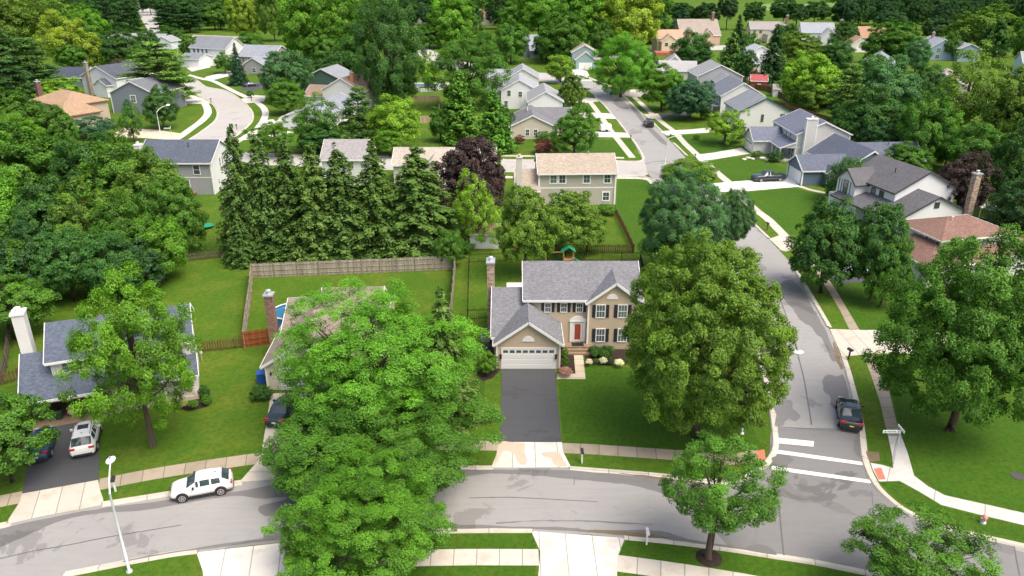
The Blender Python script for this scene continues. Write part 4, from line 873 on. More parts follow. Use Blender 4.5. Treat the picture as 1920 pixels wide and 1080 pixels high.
    def chimney(s, x, y, z0, z1, w=.75, d=.75, mat=None, cap=None, flue=True):
        m = MB(); m.box(x-w/2,x+w/2,y-d/2,y+d/2,z0,z1); o = m.build('chimney', mat or brick_mat(), s.root)
        c = MB(); c.box(x-w/2-.09,x+w/2+.09,y-d/2-.09,y+d/2+.09,z1,z1+.16)
        if flue: c.tube([(x,y,z1+.16),(x,y,z1+.42)],[.17,.17],10); c.tube([(x,y,z1+.46),(x,y,z1+.52),(x,y,z1+.6)],[.27,.27,.05],10)
        c.build('chimney_cap', cap or METAL, o); return o
    def vent(s, x, y, z, mat=None, r=.06, h=.55):
        m = MB(); m.tube([(x,y,z-.2),(x,y,z+h)],[r,r],8); m.box(x-r*1.8,x+r*1.8,y-r*1.8,y+r*1.8,z+h,z+h+.07); return m.build('roof_vent', mat or BLACKM, s.root)
    def corners(s, i, w=.13):
        x0,x1,y0,y1,ze = s.wings[i][:5]
        for x in (x0,x1):
            for y in (y0,y1): s.Tr.box(x-w/2-.012, x+w/2+.012, y-w/2-.012, y+w/2+.012, .05, ze-.12)
    def band(s, i, z, h=.16):
        x0,x1,y0,y1 = s.wings[i][:4]; s.Tr.box(x0-.015,x1+.015,y0-.015,y1+.015,z,z+h)
    def done(s):
        s.W.build('wall', s.wm, s.root); s.Rf.build('roof', s.rm, s.root)
        if s.Tr.v: s.Tr.build('trim', s.tm, s.root)
        for nm, mb, mat in s.extra: mb.build(nm, mat, s.root)
        return s.root
TAN = (.56,.455,.335); GREYR = (.215,.22,.24); SHUT = plain('black_shutter', (.025,.028,.035), .6); BLUES = plain('blue_shutter', (.10,.15,.20), .6)
FIELDST = brick_mat((.38,.22,.15), (.5,.47,.42), 'brick_stone', .6); REDBR = brick_mat((.20,.085,.055), (.32,.27,.23)); GREENT = plain('green_trim', (.015,.09,.065), .5); DARKT = plain('dark_trim', (.06,.06,.06), .6)
def wz(px, py, y):      # where a picture point falls on the vertical plane Y=y
    u = (px-960)/F; v = (py-540)/F; t = y/(cos(TH)-v*sin(TH)); return u*t, CH-t*(sin(TH)+v*cos(TH))
def zm(a, b): return 900+a/4.153, 460+b/4.153
# ---- the tan house in the middle
H = House('tan_house', (0,0), 0, 'tan two storey house with grey roof, black shutters and white two car garage door', wall=TAN, roof=GREYR)
H.gable(-1.45,4.55,64.2,71.3,2.75,'y',2.15,oh=.35)                     # 0 garage
H.gable(-1.75,1.35,65.6,75.8,2.85,'x',2.75,ends=(True,False))           # 1 left wing
H.gable(1.35,12.6,68.8,76.6,5.35,'x',2.3,oh=.38)                       # 2 main block
H.gable(7.55,12.75,68.25,72.6,5.2,'y',1.95,oh=.3,ends=(True,False))     # 3 front gable
H.corners(0); H.corners(3); H.corners(2)
def pw(a, b, c, d, y, **kw):
    x0, z1 = wz(*zm(a,b), y); x1, z0 = wz(*zm(c,d), y); w_ = x1-x0-.14; h_ = z1-z0-.14
    return window(H.root, (x0+x1)/2, y, z0+.07, 0, w_, h_, tw=.08, **kw)
for a in (503, 627, 749): pw(a, 447, a+51, 521, 68.8, mun=3, shut=SHUT)
pw(905, 461, 974, 564, 68.25, mun=3, shut=SHUT); pw(903, 647, 971, 751, 68.25, mun=3, shut=SHUT)
pw(1076, 461, 1145, 564, 68.25, mun=3, shut=SHUT); pw(1074, 647, 1142, 751, 68.25, mun=3, shut=SHUT)
garage_door(H.root, 1.58, 64.2, 0, 5.0, 2.15, 8); 
xd = wz(*zm(755,775), 68.8)[0]
red = plain('red_door', (.33,.065,.035), .4)
m = MB(); m.box(-.48,.48,-.06,0,0,2.1); dr = m.build('front_door', WHITE, H.root, (xd,68.8,.62)); g_ = MB(); g_.box(-.30,.30,-.075,-.06,.22,1.92); g_.build('door_glass', red, dr)
m = MB(); m.box(-.78,-.50,-.12,0,0,2.2); m.box(.50,.78,-.12,0,0,2.2); m.box(-.85,.85,-.18,0,2.2,2.38)
m.prism([(-.85,-.16,2.38),(.85,-.16,2.38),(.45,-.16,2.72),(0,-.16,2.84),(-.45,-.16,2.72)], (0,.16,0)); m.build('door_surround', WHITE, dr)
m = MB(); m.box(xd-1.5,xd+1.35,67.6,68.8,0,.60); m.box(xd-1.5,xd+1.35,67.25,67.6,0,.40); m.box(xd-1.5,xd+1.35,66.9,67.25,0,.20); H.extra.append(('front_steps', m, plain('brown_steps',(.26,.19,.12),.9,var=.3)))
m = MB(); m.box(xd-.6,xd+.6,67.7,68.5,.605,.625); H.extra.append(('door_mat', m, BLACKM))
def halfround(x, y, z, r, root):
    m = MB(); n = 14; pts = [(x+r*cos(pi*k/n), y-.06, z+r*.95*sin(pi*k/n)) for k in range(n+1)]; m.prism(pts, (0,.055,0))
    o = m.build('gable_vent', WHITE, root)
    for k in range(1,6): 
        q = MB(); a = pi*k/6; q.bar((x+.12*cos(a),y-.066,z+.12*sin(a)),(x+r*.86*cos(a),y-.066,z+r*.84*sin(a)),.015,.012); 
    return o
halfround(wz(*zm(376,748),64.2)[0], 64.2, wz(*zm(376,748),64.2)[1], .58, H.root); halfround(wz(*zm(1031,418),68.25)[0], 68.25, wz(*zm(1031,418),68.25)[1], .56, H.root)
for a in (162, 592):
    x, z = wz(*zm(a,865), 64.2); m = MB(); m.box(x-.09,x+.09,63.98,64.2,z-.18,z+.2); m.box(x-.12,x+.12,63.95,64.2,z+.2,z+.25); H.extra.append(('wall_lantern', m, plain('bronze',(.06,.035,.02),.5,.5)))
H.chimney(-2.15, 71.6, 0, 8.15, .72, 1.3, FIELDST); 
for a, b, z in ((208,378,4.9),(317,462,4.2)):
    p = at(*zm(a,b), z); H.vent(p.x, p.y, z-.1)
m = MB(); m.box(-.6,1.3,76,79.5,2.4,2.55); m.box(-.55,-.45,79.3,79.4,0,2.4); m.box(1.15,1.25,79.3,79.4,0,2.4); H.extra.append(('porch_cover', m, plain('white_membrane',(.8,.76,.70),.6)))
m = MB(); m.box(7.0,8.4,72.7,72.75,7.9,7.95); H.done()
# ---- white house with the blue roof, left front (local frame turned 21 degrees)
A = R(21); ex = Vector((cos(A), sin(A))); ey = Vector((-sin(A), cos(A)))
o2 = Vector((-38.75, 56.15)); loc2 = lambda px, py, z: ((at(px,py,z).to_2d()-o2).dot(ex), (at(px,py,z).to_2d()-o2).dot(ey))
BLUER = (.115,.14,.19); WHITEW = (.78,.77,.72)
H2 = House('white_house', o2, 21, 'white house with blue grey roof, tall white chimney and open garage at the left', wall=WHITEW, roof=BLUER)
# upper storey over the right part, its eave at about 4.9 m
H2.gable(0,11.0,.0,6.4,5.3,'x',1.9,z0=2.9,oh=.42,ohr=.3)              # 0
H2.gable(-2.2,.4,-1.6,6.0,2.62,'x',2.45,ends=(True,False),wall=False,oh=.3)
H2.W.prism([(-2.2,-1.6,0),(-2.2,-1.6,2.62),(-2.2,2.2,5.05),(-2.2,6.0,2.62),(-2.2,6.0,0)], (.12,0,0)); H2.W.box(-2.05,.4,2.4,6.0,0,2.6); H2.W.box(3.6,11.0,0.02,6.4,0,2.9); H2.W.box(.4,3.6,2.4,6.4,0,2.9)
H2.slope((.1,-1.9,2.585),(11.3,-1.9,2.585),(11.3,.0,3.80),(.1,.0,3.80), rake=(False,True))
H2.W.box(-2.05,3.0,-1.6,-1.48,2.12,2.6); H2.W.box(3.0,3.6,-1.6,0.02,0,2.6)
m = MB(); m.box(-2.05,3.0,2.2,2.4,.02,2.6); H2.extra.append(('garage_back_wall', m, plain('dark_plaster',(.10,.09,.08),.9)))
m = MB(); m.box(-2.05,3.0,-1.9,2.2,.012,.035); H2.extra.append(('garage_floor', m, plain('garage_slab',(.20,.15,.10),.85,var=.25)))
m = MB(); m.box(3.6,11.0,-1.5,0.0,.02,.35); H2.extra.append(('porch_floor', m, plain('porch_tan',(.58,.50,.40),.8,var=.1)))
for x in (6.0,8.4,10.85):
    m = MB(); m.box(x-.08,x+.08,-1.45,-1.29,.35,2.6); H2.extra.append(('porch_post', m, WHITE))
window(H2.root, 1.9, 0, 4.02, 0, 1.0, 1.1, 2, BLUES); window(H2.root, 9.2, 0, 4.02, 0, 1.0, 1.1, 2, BLUES); window(H2.root, 5.6, 0, 4.02, 0, 1.0, 1.1, 2, BLUES)
window(H2.root, 5.2, 0.02, .9, 0, 1.4, 1.3, 2); window(H2.root, 9.4, .02, .9, 0, 1.0, 1.3, 2); H2.door('F', 0, 7.4, .36)
H2.chimney(-1.95, 2.9, 0, 8.7, .9, 1.2, siding((.74,.74,.72)), WHITE)
H2.extra.append(('stone_pier', MB().box(2.95,3.65,-1.68,-1.602,0,2.1), brick_mat((.40,.36,.32),(.6,.6,.58),'stone',.5)))
H2.done()
# things seen in the garage mouth
def simple(name, mb, mat, label, cat, loc=(0,0,0), rz=0, group=None): o = mb.build(name, mat, None, loc, rz); return props(o, label, cat, group)
m = MB(); m.ball((0,0,.42),.3,12,8,1.1); m.ball((0,0,.92),.19,12,8); m.box(-.36,.36,-.1,.1,.3,.5); simple('soft_toy', m, plain('pink_plush',(.75,.35,.48),.9), 'pink stuffed toy sitting in the open garage mouth', 'toy', at(137,780,0))
e_ = empty('garden_bin', at(112,785,0), .2, 'dark green bin standing in the open garage', 'bin'); m = MB(); m.tube([(0,0,0),(0,0,.75)],[.28,.36],12); m.build('body', plain('green_plastic',(.02,.07,.04),.6), e_); m = MB(); m.tube([(0,0,.75),(0,0,.82),(0,0,.87)],[.4,.4,.15],12); m.build('lid', plain('green_plastic',(.02,.07,.04),.6), e_)
e_ = empty('porch_chair', at(362,730,.0)+Vector((0,0,.36)), .4, 'orange red chair on the right end of the tan porch', 'chair'); CR = plain('orange_paint',(.6,.13,.04),.6)
m = MB(); m.box(-.28,.28,-.28,.28,.36,.42); m.build('seat', CR, e_); m = MB(); m.prism([(-.28,.28,.4),(.28,.28,.4),(.24,.4,1.05),(-.24,.4,1.05)],(0,.04,0)); m.build('backrest', CR, e_)
for sx in (-.24,.24):
    for sy in (-.24,.24): MB().box(sx-.03,sx+.03,sy-.03,sy+.03,0,.36).build('leg', CR, e_)
# ---- beige ranch under the locust
BROWNR = (.30,.245,.205)
H3 = House('beige_ranch_house', (-22.2,60.2), 3, 'beige ranch house with brown roof and brick chimney under the feathery locust', wall=(.66,.61,.50), roof=BROWNR)
H3.gable(0,6.4,0,9,2.6,'y',1.9); H3.gable(.5,10.2,5.0,14.5,2.7,'x',2.0); H3.gdoor('F',0,3.6,4.6,2.1,0); H3.gable(3,9,12.5,16,2.7,'x',1.2)
H3.win('F',1,8.4,.9); H3.win('R',1,4,.9); H3.chimney(-.75,6.6,0,6.6,.75,.85,REDBR); m = MB(); m.box(.35,.5,-.15,0,1.6,1.85); H3.extra.append(('wall_lantern', m, BLACKM)); H3.corners(0); H3.done()
# ---- grey house behind the left wood
GREYW = (.33,.35,.37)
h = House('grey_house', (-62,124), 0, 'grey sided house with slate blue roof and white end wall, its side light painted in, beyond the left wood', wall=GREYW, roof=(.105,.125,.165))
h.gable(0,12,0,10,5.5,'x',2.6); h.corners(0,.2); h.band(0,2.9,.12); h.win('F',0,9.6,3.5,1.0,1.5); h.win('F',0,7.1,.5,1.9,2.0,2)
for u, z in ((4.2,3.9),(5.4,3.9),(6.6,.7),(7.6,.7)): h.win('R',0,u,z,.55,1.4)
h.win('R',0,2.6,1.2,.4,.8); h.chimney(-.45,2.2,0,7.9,.9,1.2,siding((.78,.78,.76)),WHITE); h.vent(7.5,3.2,7.4); h.extra.append(('lit_end_wall', MB().prism([(12.0,.1,0),(12.0,.1,5.45),(12.0,5,8.0),(12.0,9.9,5.45),(12.0,9.9,0)],(.03,0,0)), siding((.78,.79,.80))))  # white end wall, coloured brighter than the front to stand for side light
m = MB(); m.box(6.2,9.0,-2.6,0,.3,.5); 
for x in (6.3,7.6,8.9): m.box(x-.05,x+.05,-2.6,-2.5,0,1.3)
m.box(6.2,9,-2.6,-2.52,1.2,1.3); h.extra.append(('wooden_deck', m, plain('deck_wood',(.28,.13,.07),.9))); h.done()
# ---- beige roofed two storey at the corner
TANR = (.44,.375,.30)
h = House('beige_roof_house', (4.3,117.9), 2, 'two storey grey beige house with a tan shingle roof behind the picket fence', wall=(.47,.44,.38), roof=TANR)
h.gable(0,12.2,0,8,5.35,'x',2.0,oh=.5); h.gable(-3.6,.2,-.6,6.5,2.7,'x',2.4,ends=(True,False)); h.corners(0,.24); h.band(0,2.75,.18)
for u, z in ((2.3,3.65),(3.7,3.65),(7.6,3.65),(10.9,3.65),(10.8,.75)): h.win('F',0,u,z,.95,1.25,2,tw=.18)
h.win('F',0,5.5,.75,1.4,1.2,2,tw=.18); h.win('F',0,3.0,.75,.9,1.25,2,tw=.18); h.win('R',0,3,3.5,.9,1.2); h.chimney(-3.2,-.9,0,8.0,.85,1.0,siding((.66,.64,.58)),plain('tan_cap',(.5,.45,.38),.6)); h.vent(8.2,3.6,7.25,METAL); h.done()
# ---- houses behind the spruces
h = House('grey_roof_house', (-33,130), 0, 'white house with grey roof showing behind the spruce tops', wall=(.74,.74,.72), roof=(.34,.33,.33)); h.gable(0,7.5,0,9,4.6,'x',2.4); h.win('F',0,2,3,.9,1.2); h.win('F',0,5,3,.9,1.2); h.win('R',0,4.5,3.2,.7,1.0); h.done()
h = House('tan_roof_ranch_house', (-20.5,129), 0, 'long low house with pale tan roof behind the purple beech', wall=(.6,.58,.52), roof=(.47,.42,.36)); h.gable(0,17.5,0,8,3.9,'x',2.0); h.gable(5,9,-2.2,5,3.4,'y',1.8,ends=(True,False)); h.win('F',0,12,1,1.2,1.2); h.win('F',0,3,1,1.2,1.2); h.done()
# ---- cream gable and the three white ones stepping back along the upper street
h = House('cream_house', (-.2,168), 0, 'cream single storey gabled house with two windows by the red shrubs', wall=(.62,.57,.46), roof=(.20,.205,.225)); h.gable(0,9.4,0,13,2.9,'y',2.2,oh=.5); h.gable(4,13.5,4.5,12.5,2.8,'x',2.6); h.corners(0)
h.win('F',0,3.6,.8,.75,1.3,2,tw=.14); h.win('F',0,5.4,.8,.75,1.3,2,tw=.14); h.done()
WH = (.80,.81,.82)
h = House('white_house', (4.1,190), 0, 'nearest of the three white gabled houses left of the upper street', wall=WH, roof=(.35,.36,.385)); h.gable(0,8.3,0,14,4.6,'y',2.3); h.corners(0); h.win('R',0,3,3,.9,1.2); h.done()
h = House('white_house', (-2.8,206), 0, 'middle of the three white gabled houses, with a dark balcony rail', wall=WH, roof=(.36,.385,.43)); h.gable(0,9.4,0,12,5,'y',2.5); h.gable(-3,.5,2,9,4.4,'x',2.0,ends=(True,False)); h.corners(0); h.win('F',0,2,3.4,.9,1.4); h.win('F',0,1.2,.5,.9,1.6); h.win('F',0,5,3.2,.9,1.3); h.done()
h = House('white_house', (-4.5,228), 0, 'farthest of the three white gabled houses beside the round lime tree', wall=WH, roof=(.33,.35,.39)); h.gable(3,12.3,0,12,5,'y',2.6); h.gable(-3,4,1,9,4.6,'x',2.3); h.corners(0); h.win('F',0,3,3.5,.9,1.2); h.done()
# ---- right row along the upper street
h = House('grey_house', (54.8,231), 0, 'grey sided house with pale grey roof at the far end of the right hand row', wall=(.38,.40,.43), roof=(.33,.345,.365)); h.gable(0,13.2,0,13,5.2,'y',3.1); h.corners(0,.2); h.win('F',0,10.6,3.2,.8,1.2); h.win('L',0,10,3.2,.9,1.3); h.win('L',0,11.2,3.2,.9,1.3)
h.gable(4.5,9.5,-9,1,4.4,'y',1.8); h.done()
h = House('white_house', (52.5,194), 0, 'white two storey house with slate roof behind the dark bluish maple', wall=(.76,.76,.76), roof=(.21,.23,.28)); h.gable(0,10.5,0,14,5.4,'y',3.0); h.corners(0); h.win('L',0,10.5,3.4,.8,1.4); h.win('L',0,12.5,3.4,.8,1.4); h.win('L',0,3,3.4,.8,1.4)
m = MB(); m.box(-2.2,0,0,9,2.7,2.85); h.extra.append(('porch_roof', m, shingle((.21,.23,.28))))
for y in (.2,4.5,8.8): h.extra.append(('porch_post', MB().box(-2.15,-2.0,y-.07,y+.07,0,2.7), WHITE))
h.done()
h = House('white_house', (51.2,172.5), 0, 'white gabled house with dark green trim and a narrow green framed window', wall=(.76,.755,.72), roof=(.27,.29,.33), trim=GREENT); h.gable(0,11.2,0,12.5,5.2,'y',2.9,oh=.4)
h.win('F',0,5.1,3.0,.45,1.5,1,None,GREENT); h.win('F',0,9.6,3.4,.9,1.2,1,None,GREENT); h.win('L',0,10,3.3,.9,1.4); h.win('L',0,8,3.3,.9,1.4); h.done()
h = House('grey_white_house', (55.4,147.5), 0, 'pale grey house with a tall white chimney and a columned white porch', wall=(.62,.62,.60), roof=(.175,.195,.255))
h.gable(0,10.2,0,14,5.3,'y',2.3,oh=.4); h.corners(0,.22); h.band(0,2.6,.2)
h.gable(-6.3,.3,6.4,12.6,2.8,'x',2.0,ends=(True,False)); h.wings[1] = (-6.3,.3,6.4,12.6,2.8,'x',2.0); h.gdoor('L',1,3.1,4.6,2.1,8)
for u in (3.0,4.0,7.5,9.8): h.win('L',0,u if u < 5 else u+.6,3.5,.65,1.3)
s_ = h; s_.slope((-3.2,7.2,2.75),(-3.2,-.4,2.75),(0.0,-.4,3.9),(0.0,7.2,3.9)); s_.W.prism([(-3.0,-.2,2.62),(0,-.2,2.62),(0,-.2,3.8)],(0,.12,0))
for y in (-.1,2.3,4.7): h.extra.append(('porch_post', MB().box(-3.05,-2.83,y-.11,y+.11,0,2.65), WHITE))
h.extra.append(('porch_floor', MB().box(-3.2,0,-.3,6.4,.02,.3), plain('porch_grey',(.5,.49,.45),.8))); h.chimney(2.2,-.5,0,8.3,2.0,.95,siding((.64,.64,.62)),WHITE)
for sx in (1.2,3.2): h.Tr.box(sx-.09,sx+.09,-.99,-.03,0,8.2)
h.win('L',0,12.6,.6,.9,1.6); h.win('L',0,11.2,.6,.9,1.6); h.done()
# ---- blue house
h = House('blue_house', (50.6,129.6), 4, 'slate blue single storey house with a white side garage door, beside the grey pickup', wall=(.115,.165,.235), roof=(.135,.155,.205))
h.gable(0,12,0,6.2,2.75,'x',1.9); h.gable(6.5,16,-1.5,13,3.0,'y',3.2,ends=(True,True)); h.gable(12,24,4,11.5,3.0,'x',2.6); h.corners(0,.2); h.gdoor('L',0,3.1,4.8,2.15,0)
h.gable(3.9,5.5,-1.2,1.2,2.5,'y',.9,oh=.2); h.corners(3,.16); h.win('F',3,.8,.8,.8,1.4,2); h.win('F',1,3,.9,1.2,1.2); h.vent(18.5,7,5.4); h.vent(21,6.2,5.0); h.done()
# ---- timbered house with dark roof and brick chimney
DKR = (.145,.145,.155)
h = House('timbered_house', (55.2,102.6), 14, 'white two storey house with dark brown roof, dark timbering and a tall brick chimney', wall=(.66,.69,.70), roof=DKR, trim=DARKT, wallmat=siding((.78,.80,.81), vertical=True))
h.gable(0,10.6,0,9,2.9,'y',2.5,oh=.4); h.gable(-1.2,3,-.0,0.2,2.0,'y',.1,wall=False) if False else None
h.gable(1.6,12.0,4.2,15,5.2,'y',2.7,oh=.4); h.gable(-.6,3.6,10.2,14.5,5.0,'x',1.8,ends=(True,False)); h.shed(-2.4,1.6,5.0,9.5,2.4,2.9) if False else None
h.slope((-2.2,13.6,2.55),(-2.2,4.0,2.55),(1.4,4.0,3.7),(1.4,13.6,3.7))
h.W.box(-1.4,1.6,8.2,15,0,2.6); h.win('F',0,6.3,.6,.9,1.3,1,None,DARKT); h.win('F',0,5.2,3.9,.7,.7,1,None,DARKT)
h.win('L',1,6.2,3.1,.8,1.5,1,None,DARKT); h.win('L',1,8.0,3.1,.8,1.5,1,None,DARKT)
h.win('L',2,2.1,3.1,.9,1.9,1,None,DARKT)
for u in (.5,1.1,3.2): x,y,a = h.fp('L',2,u); h.extra.append(('timber_strip', MB().box(x-.04,x,y-.07,y+.07,2.6,5.0), DARKT))
h.chimney(10.3,-.55,0,8.6,.95,.8,FIELDST); h.vent(4.5,8.5,7.0); h.done()
# ---- red roofed house
REDR = (.25,.15,.12)
h = House('red_roof_house', (48.6,84.0), 14, 'house with a brick red hipped roof and white dormer wall at the right edge', wall=(.68,.69,.66), roof=REDR)
h.hip(4.2,14.5,2.2,9.5,5.0,1.5,z0=0); h.hip(1.0,8,-.2,9.5,2.75,1.8); h.hip(8,19,.5,8,2.9,1.7); h.win('L',0,5.9,3.3,1.1,1.3,2,SHUT); h.win('L',0,3.2,3.3,.8,1.2)
h.win('F',0,2.6,3.3,1.0,1.2); h.win('F',0,6.5,3.3,1.0,1.2); h.door('F',1,3.0); h.vent(8,5.2,6.1,WHITE); h.done()
# ---- tan brick house with orange roof, upper left
ORR = (.42,.29,.19)
h = House('tan_brick_house', (-117,188), -33, 'tan brick house with an orange tan hipped roof and a dark brick chimney', wall=(.50,.42,.33), roof=ORR, trim=plain('brown_trim',(.22,.12,.07),.7))
h.hip(0,15,0,10.5,5.2,2.4); h.gable(13.5,18.3,-3.4,5,5.0,'y',2.0) if False else h.hip(12.5,19,-3.2,6,3.6,2.8); h.gdoor('F',1,3.4,4.2,2.1,0,plain('tan_door',(.60,.36,.24),.7))
h.win('F',0,9.0,3.2,2.4,1.3,3); h.win('F',0,3.5,3.2,1.0,1.2); h.win('F',0,9.0,.8,2,1.3,3); h.chimney(-.6,2.8,0,9.2,1.0,1.1,brick_mat((.14,.06,.05),(.2,.15,.13),'dark_brick')); h.done()
# ---- grey gable and white house with brick chimney behind it
h = House('grey_gable_house', (-103.5,200), -10, 'slate grey gabled house with one white framed window inside the curved street', wall=(.20,.235,.27), roof=(.18,.195,.225)); h.gable(0,12.5,0,13,5.2,'y',2.9); h.corners(0); h.win('F',0,6.3,2.9,1.3,1.7,2,tw=.16); h.win('L',0,11.5,.4,1,2.4,1); h.done()
h = House('white_gable_house', (-127,231), -24, 'white and green gabled house with a tall brick chimney on its end wall', wall=(.72,.75,.77), roof=(.10,.11,.14)); h.gable(0,14,0,13,5.3,'y',3.0); h.win('L',0,3,3.2,.8,1.3,1,None,DARKT); h.win('L',0,6,3.2,.8,1.3,1,None,DARKT); h.win('F',0,9.5,2.2,1.8,1.6,2,None,DARKT); h.chimney(3.4,-.5,0,9.2,1.0,.9,brick_mat((.30,.23,.18),(.4,.35,.3),'tan_brick')); h.gable(7.2,12,-2,1,3.5,'y',1.6); h.done()
h = House('dark_roof_house', (-146,243), 8, 'low house with a dark blue roof under the yellow green tree', wall=(.12,.17,.2), roof=(.07,.085,.12)); h.gable(0,13,0,9,3,'x',2.6); h.win('F',0,3,1); h.done()
# ---- far houses, each with its walls, roof and windows
def far(name, label, p, ang, wl, rf, wings, wins=(), ch=None, gd=None, hips=()):
    h = House(name, p, ang, label, wall=wl, roof=rf)
    for g_ in wings: h.gable(*g_)
    for g_ in hips: h.hip(*g_)
    for w_ in wins: h.win(*w_)
    if ch: h.chimney(*ch)
    if gd: h.gdoor(*gd)
    return h.done()
PALE = (.66,.70,.74); wv = [('F',0,3,3.3,1.2,1.4),('F',0,6.5,3.3,1.2,1.4)]
far('pale_ranch_house','pale blue white low house with three small gables below the dark pines',(-186,362),-8,PALE,(.34,.36,.39),[(0,26,4,14,3,'x',3.0),(1,8,-2,8,3,'y',2.2),(10,19,-3,8,3,'y',2.8),(24,32,2,10,3.4,'y',2.0)],[('F',1,3.5,1),('F',2,4,1,1.6,1.2),('F',3,4,1.2)])
far('tan_roof_house','cream house with a broad tan roof behind the white two storey house',(-139,338),-20,(.60,.50,.44),(.42,.37,.32),[(0,24,0,13,4,'x',3.4),(12,20,-4,6,4,'y',2.6)],[('F',0,3,2,.8,1.2),('F',0,5,2,.8,1.2),('F',0,7,2,.8,1.2)])
far('white_two_storey_house','white two storey house with grey roof and lower garage beside the blue green spruce',(-124,300),-22,(.78,.80,.82),(.24,.26,.29),[(0,17,3,14,6.4,'x',3.6),(1,10,-4,4,3,'x',1.6)],[('F',0,2,4.6,1,1.4),('F',0,4,4.6,1,1.4),('F',0,6,4.6,1,1.4),('F',0,8,4.6,1,1.4)],None,('F',1,6,4.4,2.2,0))
far('grey_stone_house','grey house with grey roof at the outside of the curved street',(-98,283),-15,(.36,.34,.35),(.30,.33,.38),[(0,14,0,12,5.4,'x',3.2),(5,13,-5,2,3.2,'y',2.2)],[('F',0,2,3.4,1,1.4),('F',0,4.2,3.4,1,1.4),('F',1,4,.6,1.4,1.4)])
far('green_gable_house','dark green gabled house with white trim beside the round blue green tree',(-61,228),-12,(.08,.155,.125),(.30,.32,.35),[(0,12,0,11,5,'y',2.7)],[('F',0,9,2.6),('L',0,9,3.2)])
far('brown_roof_house','white gabled house with a brown roof and an orange chimney',(-53.5,208),-16,(.78,.77,.73),(.33,.24,.19),[(3,14.5,0,13,4.9,'y',3.1),(-3,4,1,9,3,'x',2.2)],[('F',0,9,3)],(11,2.2,5,9.2,.9,.9,brick_mat((.5,.16,.07),(.5,.3,.2),'orange_brick')))
far('white_gable_ranch_house','low white gabled house with two blue grey roofs behind the airy tree',(-50.5,189),-8,(.78,.79,.80),(.29,.32,.38),[(0,9.5,0,11,3,'y',2.2),(-2,9,-10,-1,2.7,'y',2.0)],[('F',0,7,1,.5,1.0)])
far('far_grey_roof_house','white house with a grey roof at the top edge, left of centre',(-68,512),0,(.70,.68,.66),(.38,.41,.45),[(0,19,0,13,5,'x',4.4),(12,19,-4,6,5,'y',3.6)],[('F',0,3,2.6,2,2),('F',0,7,2.6,2,2)])
far('far_brown_roof_house','house with a salmon brown roof at the top edge near the centre',(-25,505),0,(.5,.42,.36),(.42,.26,.19),[(0,13,0,14,5,'x',4.6)],wv)
far('far_blue_roof_house','house with a pale blue grey roof at the top edge above the green trees',(-245,560),0,(.6,.66,.70),(.42,.48,.54),[(0,26,0,14,6,'x',4.5),(18,32,-6,6,4,'x',3)],wv)
far('dark_slate_house','house with a slate roof and dark walls between the two large green trees',(4.5,330),0,(.22,.24,.27),(.30,.34,.40),[(0,10,0,12,5,'x',3.2),(3,10,-5,2,3,'x',1.6)],wv)
far('teal_gable_house','small teal gabled house with a white garage door and tan roof',(22.3,290),0,(.26,.38,.40),(.42,.36,.31),[(0,9,3,15,5.6,'y',2.5),(1,8,-2,6,3.6,'y',2.6)],[('L',0,4,3.5)],None,('F',1,3.6,4.6,2.3,0))
far('yellow_house','pale yellow house with a white parasol terrace behind it',(63,345),0,(.68,.62,.42),(.52,.36,.26),[(0,12,0,13,6,'x',3.0),(1,8,-5,2,5.2,'y',2.5)],[('F',0,10,3.6,1.2,1.5),('F',1,2,3.2,1.5,1.4),('F',1,5,3.2,1.5,1.4)])
far('tan_steep_roof_house','large tan roofed house with two small brown dormers at the back',(80,378),4,(.55,.40,.28),(.38,.33,.28),[(0,19,0,17,4.5,'x',6.6),(1,7,-1.5,7,4.8,'y',3.0),(11,15,-1,6,5.2,'y',2.0)],[('F',1,3,1.5),('F',0,9,1)],(17,8,8,14,1.2,1.2,REDBR))
far('cream_two_storey_house','cream two storey house with grey brown roof left of the far tree line',(118,395),-6,(.66,.60,.48),(.36,.33,.32),[(0,17,2,13,6,'x',3.0),(7,17,-6,4,4,'y',2.6)],[('F',0,2,3.8,1.4,1.5),('F',0,5,3.8,1.4,1.5),('F',1,4,1,4,1.8,3)],(17.8,6,0,12,1.2,1.2,REDBR))
far('white_grey_roof_house','white house with a grey gabled roof and brown chimney near the far wood',(139,382),-8,(.74,.76,.79),(.36,.39,.44),[(0,15,2,14,5.4,'x',4.0),(8,15,-3,6,4.2,'y',3.2)],[('F',0,3,3.4,1.2,1.4),('F',1,3.5,1)],(17.5,3,0,11,1.5,1.2,brick_mat((.22,.13,.09),(.3,.2,.15),'brown_brick')))
far('orange_brick_house','house with an orange roof and a small white garage by the far wood',(148,350),0,(.70,.66,.60),(.45,.27,.17),[(8,20,6,17,5.4,'x',4.2),(0,9,-3,9,3.4,'y',3.0)],[('F',0,4,3.2)],None,('F',1,4.5,4.6,2.2,0))
far('far_blue_house','sky blue house with a grey blue roof in front of the far wood',(168,318),-8,(.30,.42,.52),(.38,.41,.48),[(0,9,0,16,5,'y',3.0),(9,17,-4,12,4.8,'y',1.8)],[('F',0,2.8,3.0,1.6,1.6,2),('F',0,5.4,3.0,1.6,1.6,2),('F',0,2.8,.6,1.6,1.4,2)],(4,12,5,9.6,1,1))
far('slate_blue_roof_house','house whose slate blue gable and ridge peek over the large blue green tree',(117,262),-25,(.20,.28,.33),(.24,.29,.34),[(0,9,0,20,4.8,'y',2.6)],[('F',0,5,2.6)])
far('taupe_roof_house','house with a taupe roof and cream walls among the large olive trees',(118,228),-30,(.62,.60,.50),(.38,.33,.30),[(0,14,0,16,3.2,'y',3.2)],[('F',0,3,1,.8,1.6),('F',0,9,1,1.2,1.3)])
